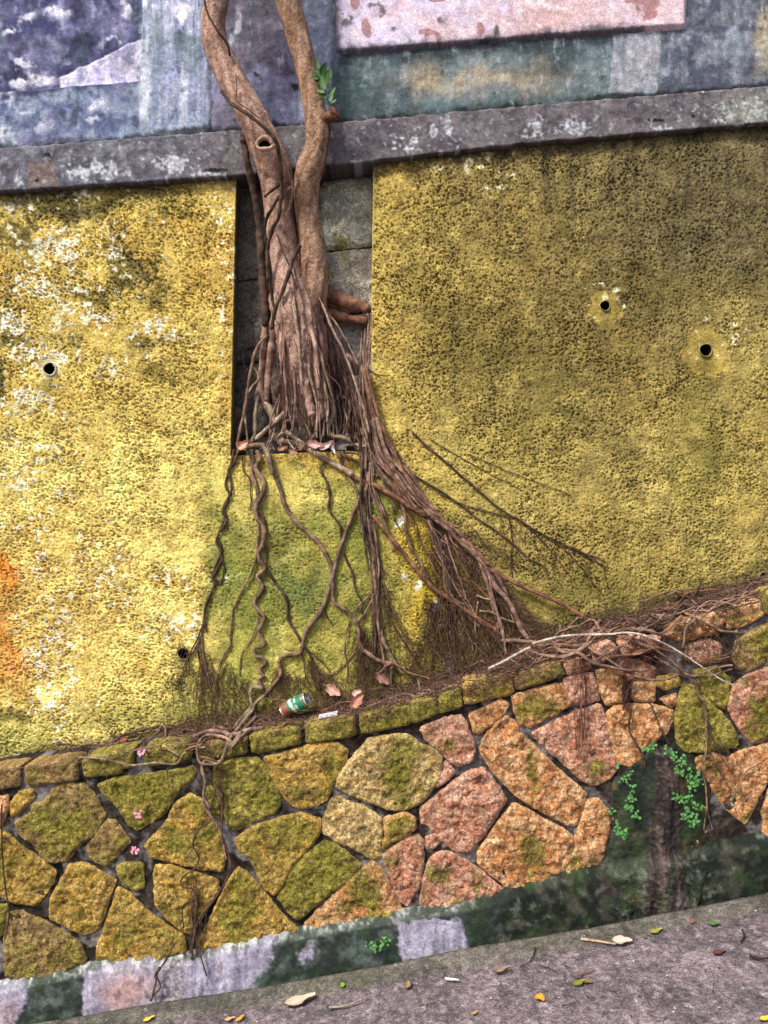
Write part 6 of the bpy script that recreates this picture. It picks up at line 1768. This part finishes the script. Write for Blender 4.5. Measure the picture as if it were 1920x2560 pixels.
LG = 'dead leaves caught among the roots'
dead_leaf('dead_leaf', 'pinkish dead leaf leaning on the wall above the carton', 'K', (408, 122), -.05, .075, -32, (186, 136, 118), (214, 174, 158), LG, .6, .6, .6)
dead_leaf('dead_leaf', 'pointed pink-brown leaf standing among roots right of the carton', 'K', (532, 226), -.14, .085, 52, (176, 118, 98), (208, 158, 138), LG, .5, .5, .7)
dead_leaf('dead_leaf', 'brown leaf tucked behind roots at the foot of the vertical bundle', 'K', (645, 62), -.05, .075, -40, (128, 90, 78), (160, 118, 104), LG, .5, .5, .6)
dead_leaf('dead_leaf', 'small pale pink leaf between the two larger ledge leaves', 'K', (535, 165), -.08, .045, 25, (206, 160, 148), (226, 190, 180), LG, .6)
dead_leaf('dead_leaf', 'orange and white leaf at the left end of the niche sill', 'N', (185, 1735), -.035, .06, 35, (196, 118, 76), (222, 190, 170), LG, .6, .6, .7)
dead_leaf('dead_leaf', 'pale pink leaf in the middle of the niche sill', 'N', (760, 1690), -.05, .075, -12, (190, 140, 132), (216, 180, 172), LG, .45, .7, .8)
dead_leaf('dead_leaf', 'whitish curled leaf right of the pink one on the niche sill', 'N', (865, 1740), -.055, .07, 30, (200, 166, 160), (222, 198, 190), LG, .38, .8, .9)
dead_leaf('dead_leaf', 'dark grey leaf at the right of the niche sill', 'N', (985, 1720), -.05, .075, 12, (58, 52, 50), (84, 78, 74), LG, .6, .5, .6)
dead_leaf('dead_leaf', 'white sliver of leaf hanging over the niche sill', 'N', (945, 1670), -.06, .06, -68, (236, 222, 220), (246, 236, 234), LG, .25, .2)
dead_leaf('dead_leaf', 'reddish brown leaf lying left of the pale root on the niche sill', 'N', (510, 1740), -.035, .05, 14, (132, 80, 66), (168, 118, 98), LG, .5, .6, .7)
dead_leaf('dead_leaf', 'rusty leaf under the pale root on the niche sill', 'N', (600, 1745), -.035, .045, -20, (140, 96, 78), (176, 134, 114), LG, .5, .6, .7)
dead_leaf('dead_leaf', 'red leaf fragment at the foot of the yellow wall, lower left', 'A', (780, 185), -.03, .035, 20, (170, 66, 50), (200, 110, 90), LG, .5, .3)

# crumbs of litter: sill and ledge (stuff)
fl_V, fl_F, fl_C = [], [], []
nfl = 0
lr = np.random.default_rng(5)
for k in range(900):
    if k < 200:
        px = lr.uniform(596, 930); py = np.interp(px, [582, 930], [1134, 1120]) - lr.uniform(-2, 10); yy = lr.uniform(-.02, .06)
    else:
        px = lr.uniform(120, 1930) if k < 700 else lr.uniform(600, 1250)
        t = lr.uniform(.05, .95); py = line(BACK, px) * (1 - t) + line(FRONT, px) * t; yy = (YS - .01) * t - .012
    c0 = P(px, py, yy); c0[2] += .008
    s_ = lr.uniform(.003, .010)
    u = lr.normal(size=3); u /= np.linalg.norm(u); v = np.cross(u, lr.normal(size=3)); v /= np.linalg.norm(v) + 1e-9; w_ = np.cross(u, v)
    pts = [c0 - u * s_ * 1.4, c0 + v * s_ * .5, c0 + u * s_ * 1.4, c0 - v * s_ * .5, c0 + w_ * s_ * .25]
    fl_V += pts
    fl_F += [(nfl, nfl + 1, nfl + 4), (nfl + 1, nfl + 2, nfl + 4), (nfl + 2, nfl + 3, nfl + 4), (nfl + 3, nfl, nfl + 4), (nfl, nfl + 3, nfl + 2), (nfl, nfl + 2, nfl + 1)]
    c = C(*((120, 82, 66), (92, 66, 54), (150, 110, 90), (70, 54, 46), (180, 130, 116), (206, 160, 150))[k % (6 if k < 300 else 5)])
    fl_C += [c] * 5
    nfl += 5
obj('leaf_litter', mesh_np('leaf_litter', np.array(fl_V), np.array(fl_F), np.array(fl_C)), M['leafy'], kind='stuff', label='crumbled brown leaf litter on the ledge and niche sill')


# pale bare branch across the ledge
def pale_branch():
    o = thing('bare_branch', 'long peeled white branch lying over the root mat and bending down', 'branch', tuple(P(1350, 1620, -.2)))
    for pts, r0, r1 in (([(-210 * 1, 780), (-115, 735), (20, 660), (65, 640)], 10, 10), ([(85, 612), (250, 570), (400, 555), (600, 550), (700, 540), (790, 548), (880, 575), (980, 620), (1100, 690), (1220, 770), (1340, 850), (1430, 890), (1490, 890)], 10, 4)):
        pp = catmull(Z('E', pts), 60)
        y = np.minimum(surf_y(pp[:, 0], pp[:, 1]), -.14)
        y = np.convolve(np.pad(y, 6, 'edge'), np.ones(13) / 13, 'valid') - .06
        t = np.linspace(0, 1, 60)
        r = (r0 + (r1 - r0) * t) / 2.676 / S
        tb = Tubes()
        cc = mix(C(206, 194, 182), C(172, 154, 140), sst(-.2, .4, fbm(t * 20, 0 * t, 3, 6)))
        tb.add(P(pp[:, 0], pp[:, 1], y), r * .85 * (1 + .1 * noise(t * 30, 0 * t, 3)), 10, cc)
        obj('branch_length', tb.mesh('branch_length'), M['bark'], o)
    return o


pale_branch()

# pink blossoms
pet = leaf_mesh('petal_blade', list(C(232, 120, 150)), list(C(250, 190, 204)), .7, .3, .2, n=5, tip=1.1)
pet.materials.append(M['leafy'])
for lab, (u, v), yy in (('pink blossom lying on the cap course joint', (920, 258), YS - .05), ('pink blossom caught on the smooth green stone', (895, 655), YS - .05), ('pink blossom in the dark joint below the green stone', (875, 895), YS - .03)):
    pp = Z('A', [(u, v)])[0]
    c0 = P(pp[0], pp[1], yy)
    b = thing('blossom', lab, 'flower', tuple(c0), 'fallen pink blossoms')
    for k in range(9):
        a = k * 40 + random.uniform(-14, 14)
        off = random.uniform(.0, .008)
        obj('petal', pet, None, b, mw=face_mat((c0[0] + off * math.cos(math.radians(a)), c0[1] - random.uniform(0, .008), c0[2] + off * math.sin(math.radians(a))), random.uniform(.012, .018), a, random.uniform(-.2, .6), random.uniform(-.4, .4)))

# fallen leaves and twigs on the pavement
GG = 'leaves fallen on the pavement'


def ground_leaf(label, uv, reg, size, yaw, c1, c2, w=.5, curl=.4, fold=.4):
    p = Z(reg, [uv])[0]
    loc = on_ground(p[0], p[1])
    me = leaf_mesh('fallen_leaf', list(C(*c1)), list(C(*c2)), w, curl, fold, wavy=.6)
    slope = math.atan(0.19)
    m = Matrix.Translation(loc + Vector((0, 0, .004))) @ Matrix.Rotation(-slope, 4, 'Y') @ Matrix.Rotation(math.radians(yaw), 4, 'Z') @ Matrix.Scale(size, 4) @ Matrix.Translation(Vector((-.5, 0, .02)))
    obj('fallen_leaf', me, M['leafy'], mw=m, label=label, cat='leaf', group=GG)


ground_leaf('large pale tan curled leaf near the bottom edge of the pavement', (70, 560), 'D', .12, 15, (196, 174, 148), (224, 206, 186), .45)
ground_leaf('bright orange leaf in the middle of the pavement', (885, 548), 'D', .045, -60, (230, 140, 20), (246, 180, 60), .7, .3)
ground_leaf('small fresh green leaf on the concrete edge strip', (212, 503), 'D', .035, 100, (110, 150, 50), (150, 180, 80), .6)
ground_leaf('dark curled brown leaf on the pavement', (755, 457), 'D', .07, 10, (120, 96, 74), (176, 152, 128), .4, .8, .8)
ground_leaf('olive green leaf beside a twig on the pavement', (1018, 497), 'D', .05, 20, (110, 116, 44), (150, 150, 70), .55)
ground_leaf('brown leaf overlapping the olive one', (1045, 492), 'D', .04, -40, (120, 90, 52), (150, 116, 70), .6)
ground_leaf('pale leaf curled at the end of the long stick', (1165, 357), 'D', .075, -20, (196, 178, 160), (222, 206, 190), .7, .5)
ground_leaf('yellow-green leaf near the edge strip on the right', (1280, 320), 'D', .055, 15, (136, 134, 66), (170, 164, 92), .5)
ground_leaf('green leaf at the upper right of the pavement', (1478, 295), 'D', .045, -15, (64, 104, 52), (96, 134, 76), .6)
ground_leaf('small reddish leaf left of the green one', (1402, 287), 'D', .035, 60, (136, 74, 66), (170, 110, 96), .5)
ground_leaf('dark red-brown leaf on the right of the pavement', (1495, 392), 'D', .05, 5, (92, 48, 46), (120, 76, 70), .5)
ground_leaf('tan leaf scrap near the concrete strip', (435, 505), 'D', .05, 80, (136, 110, 76), (170, 144, 106), .5, .6)
ground_leaf('ochre scrap of leaf left of the orange leaf', (663, 597), 'D', .025, 40, (176, 136, 70), (200, 166, 100), .6)
ground_leaf('yellow leaf at the bottom edge, left', (965, 2008), 'A', .045, 30, (220, 190, 60), (240, 216, 110), .5)
ground_leaf('orange leaf at the bottom edge beside a paler one', (1555, 2005), 'A', .04, 50, (226, 150, 40), (240, 180, 80), .5)
ground_leaf('pale orange leaf at the bottom edge', (1490, 2008), 'A', .04, 10, (206, 146, 106), (230, 186, 150), .5)
ground_leaf('yellow leaf in the bottom right corner', (1652, 618), 'D', .04, 10, (220, 190, 50), (236, 210, 90), .5)


def ground_twig(label, uvs, r, c, grp='twigs fallen on the pavement'):
    pp = catmull(Z('D', uvs), 16)
    pts = np.array([tuple(on_ground(a, b)) for a, b in pp])
    pts[:, 2] += r * 1.6 + .003
    tb = Tubes()
    t = np.linspace(0, 1, 16)
    cc = C(*c) * (1 + .3 * fbm(t * 9, 0 * t, 2, 3))[:, None]
    tb.add(pts, r * (1 - .4 * t), 7, cc, lambda tt, a: .15 * noise(tt * 8 + 0 * a, a + 0 * tt, 4))
    me = tb.mesh('twig')
    obj('fallen_twig', me, M['root'], label=label, cat='twig', group=grp)


ground_twig('long grey twig at the bottom of the pavement', [(168, 583), (230, 576), (300, 546)], .005, (150, 138, 128))
ground_twig('thin twig right of the long grey one', [(470, 570), (505, 566), (538, 552)], .003, (120, 106, 98))
ground_twig('short white stick on the concrete strip', [(562, 487), (585, 489), (608, 491)], .006, (214, 206, 196))
ground_twig('long pale stick ending at the curled leaf', [(1024, 350), (1080, 358), (1140, 368)], .0055, (190, 160, 136))
ground_twig('bent dark twig above the curled brown leaf', [(868, 376), (860, 405), (845, 428), (815, 442)], .003, (70, 60, 54))
ground_twig('twig behind the olive leaf', [(1005, 478), (1035, 462), (1068, 453)], .004, (130, 104, 80))
ground_twig('hooked dark twig on the right', [(1572, 318), (1578, 340), (1566, 360)], .004, (58, 50, 48))
ground_twig('dark twig at the right edge of the pavement', [(1598, 408), (1630, 418), (1665, 416)], .005, (54, 46, 44))
ground_twig('small dark twig by the orange leaf', [(960, 576), (985, 570), (1005, 566)], .003, (70, 60, 58))
ground_twig('thin twig in the middle of the pavement', [(880, 432), (920, 446), (945, 462)], .002, (90, 78, 70))

# grit and crumbs
gr = np.random.default_rng(8)
gV, gF, gC = [], [], []
for k in range(500):
    px, py = gr.uniform(0, 1920), 0
    py = line(LIP, px) + gr.uniform(6, 420)
    if py > 2600: continue
    c0 = np.array(on_ground(px, py)); s_ = gr.uniform(.0015, .005)
    b = len(gV)
    for d_ in ((1, 0, 0), (-1, 0, 0), (0, 1, 0), (0, -1, 0), (0, 0, 1), (0, 0, -.5)):
        gV.append(c0 + np.array(d_) * s_ * gr.uniform(.6, 1.4, 3) + np.array([0, 0, s_ * .3]))
    gF += [(b, b + 2, b + 4), (b + 2, b + 1, b + 4), (b + 1, b + 3, b + 4), (b + 3, b, b + 4), (b + 2, b, b + 5), (b + 1, b + 2, b + 5), (b + 3, b + 1, b + 5), (b, b + 3, b + 5)]
    gC += [C(*((170, 160, 160), (110, 90, 84), (70, 60, 56), (200, 190, 186), (140, 110, 90))[k % 5])] * 6
obj('grit', mesh_np('grit', np.array(gV), np.array(gF), np.array(gC), smooth=False), M['root'], kind='stuff', label='grit and crumbs scattered on the pavement')
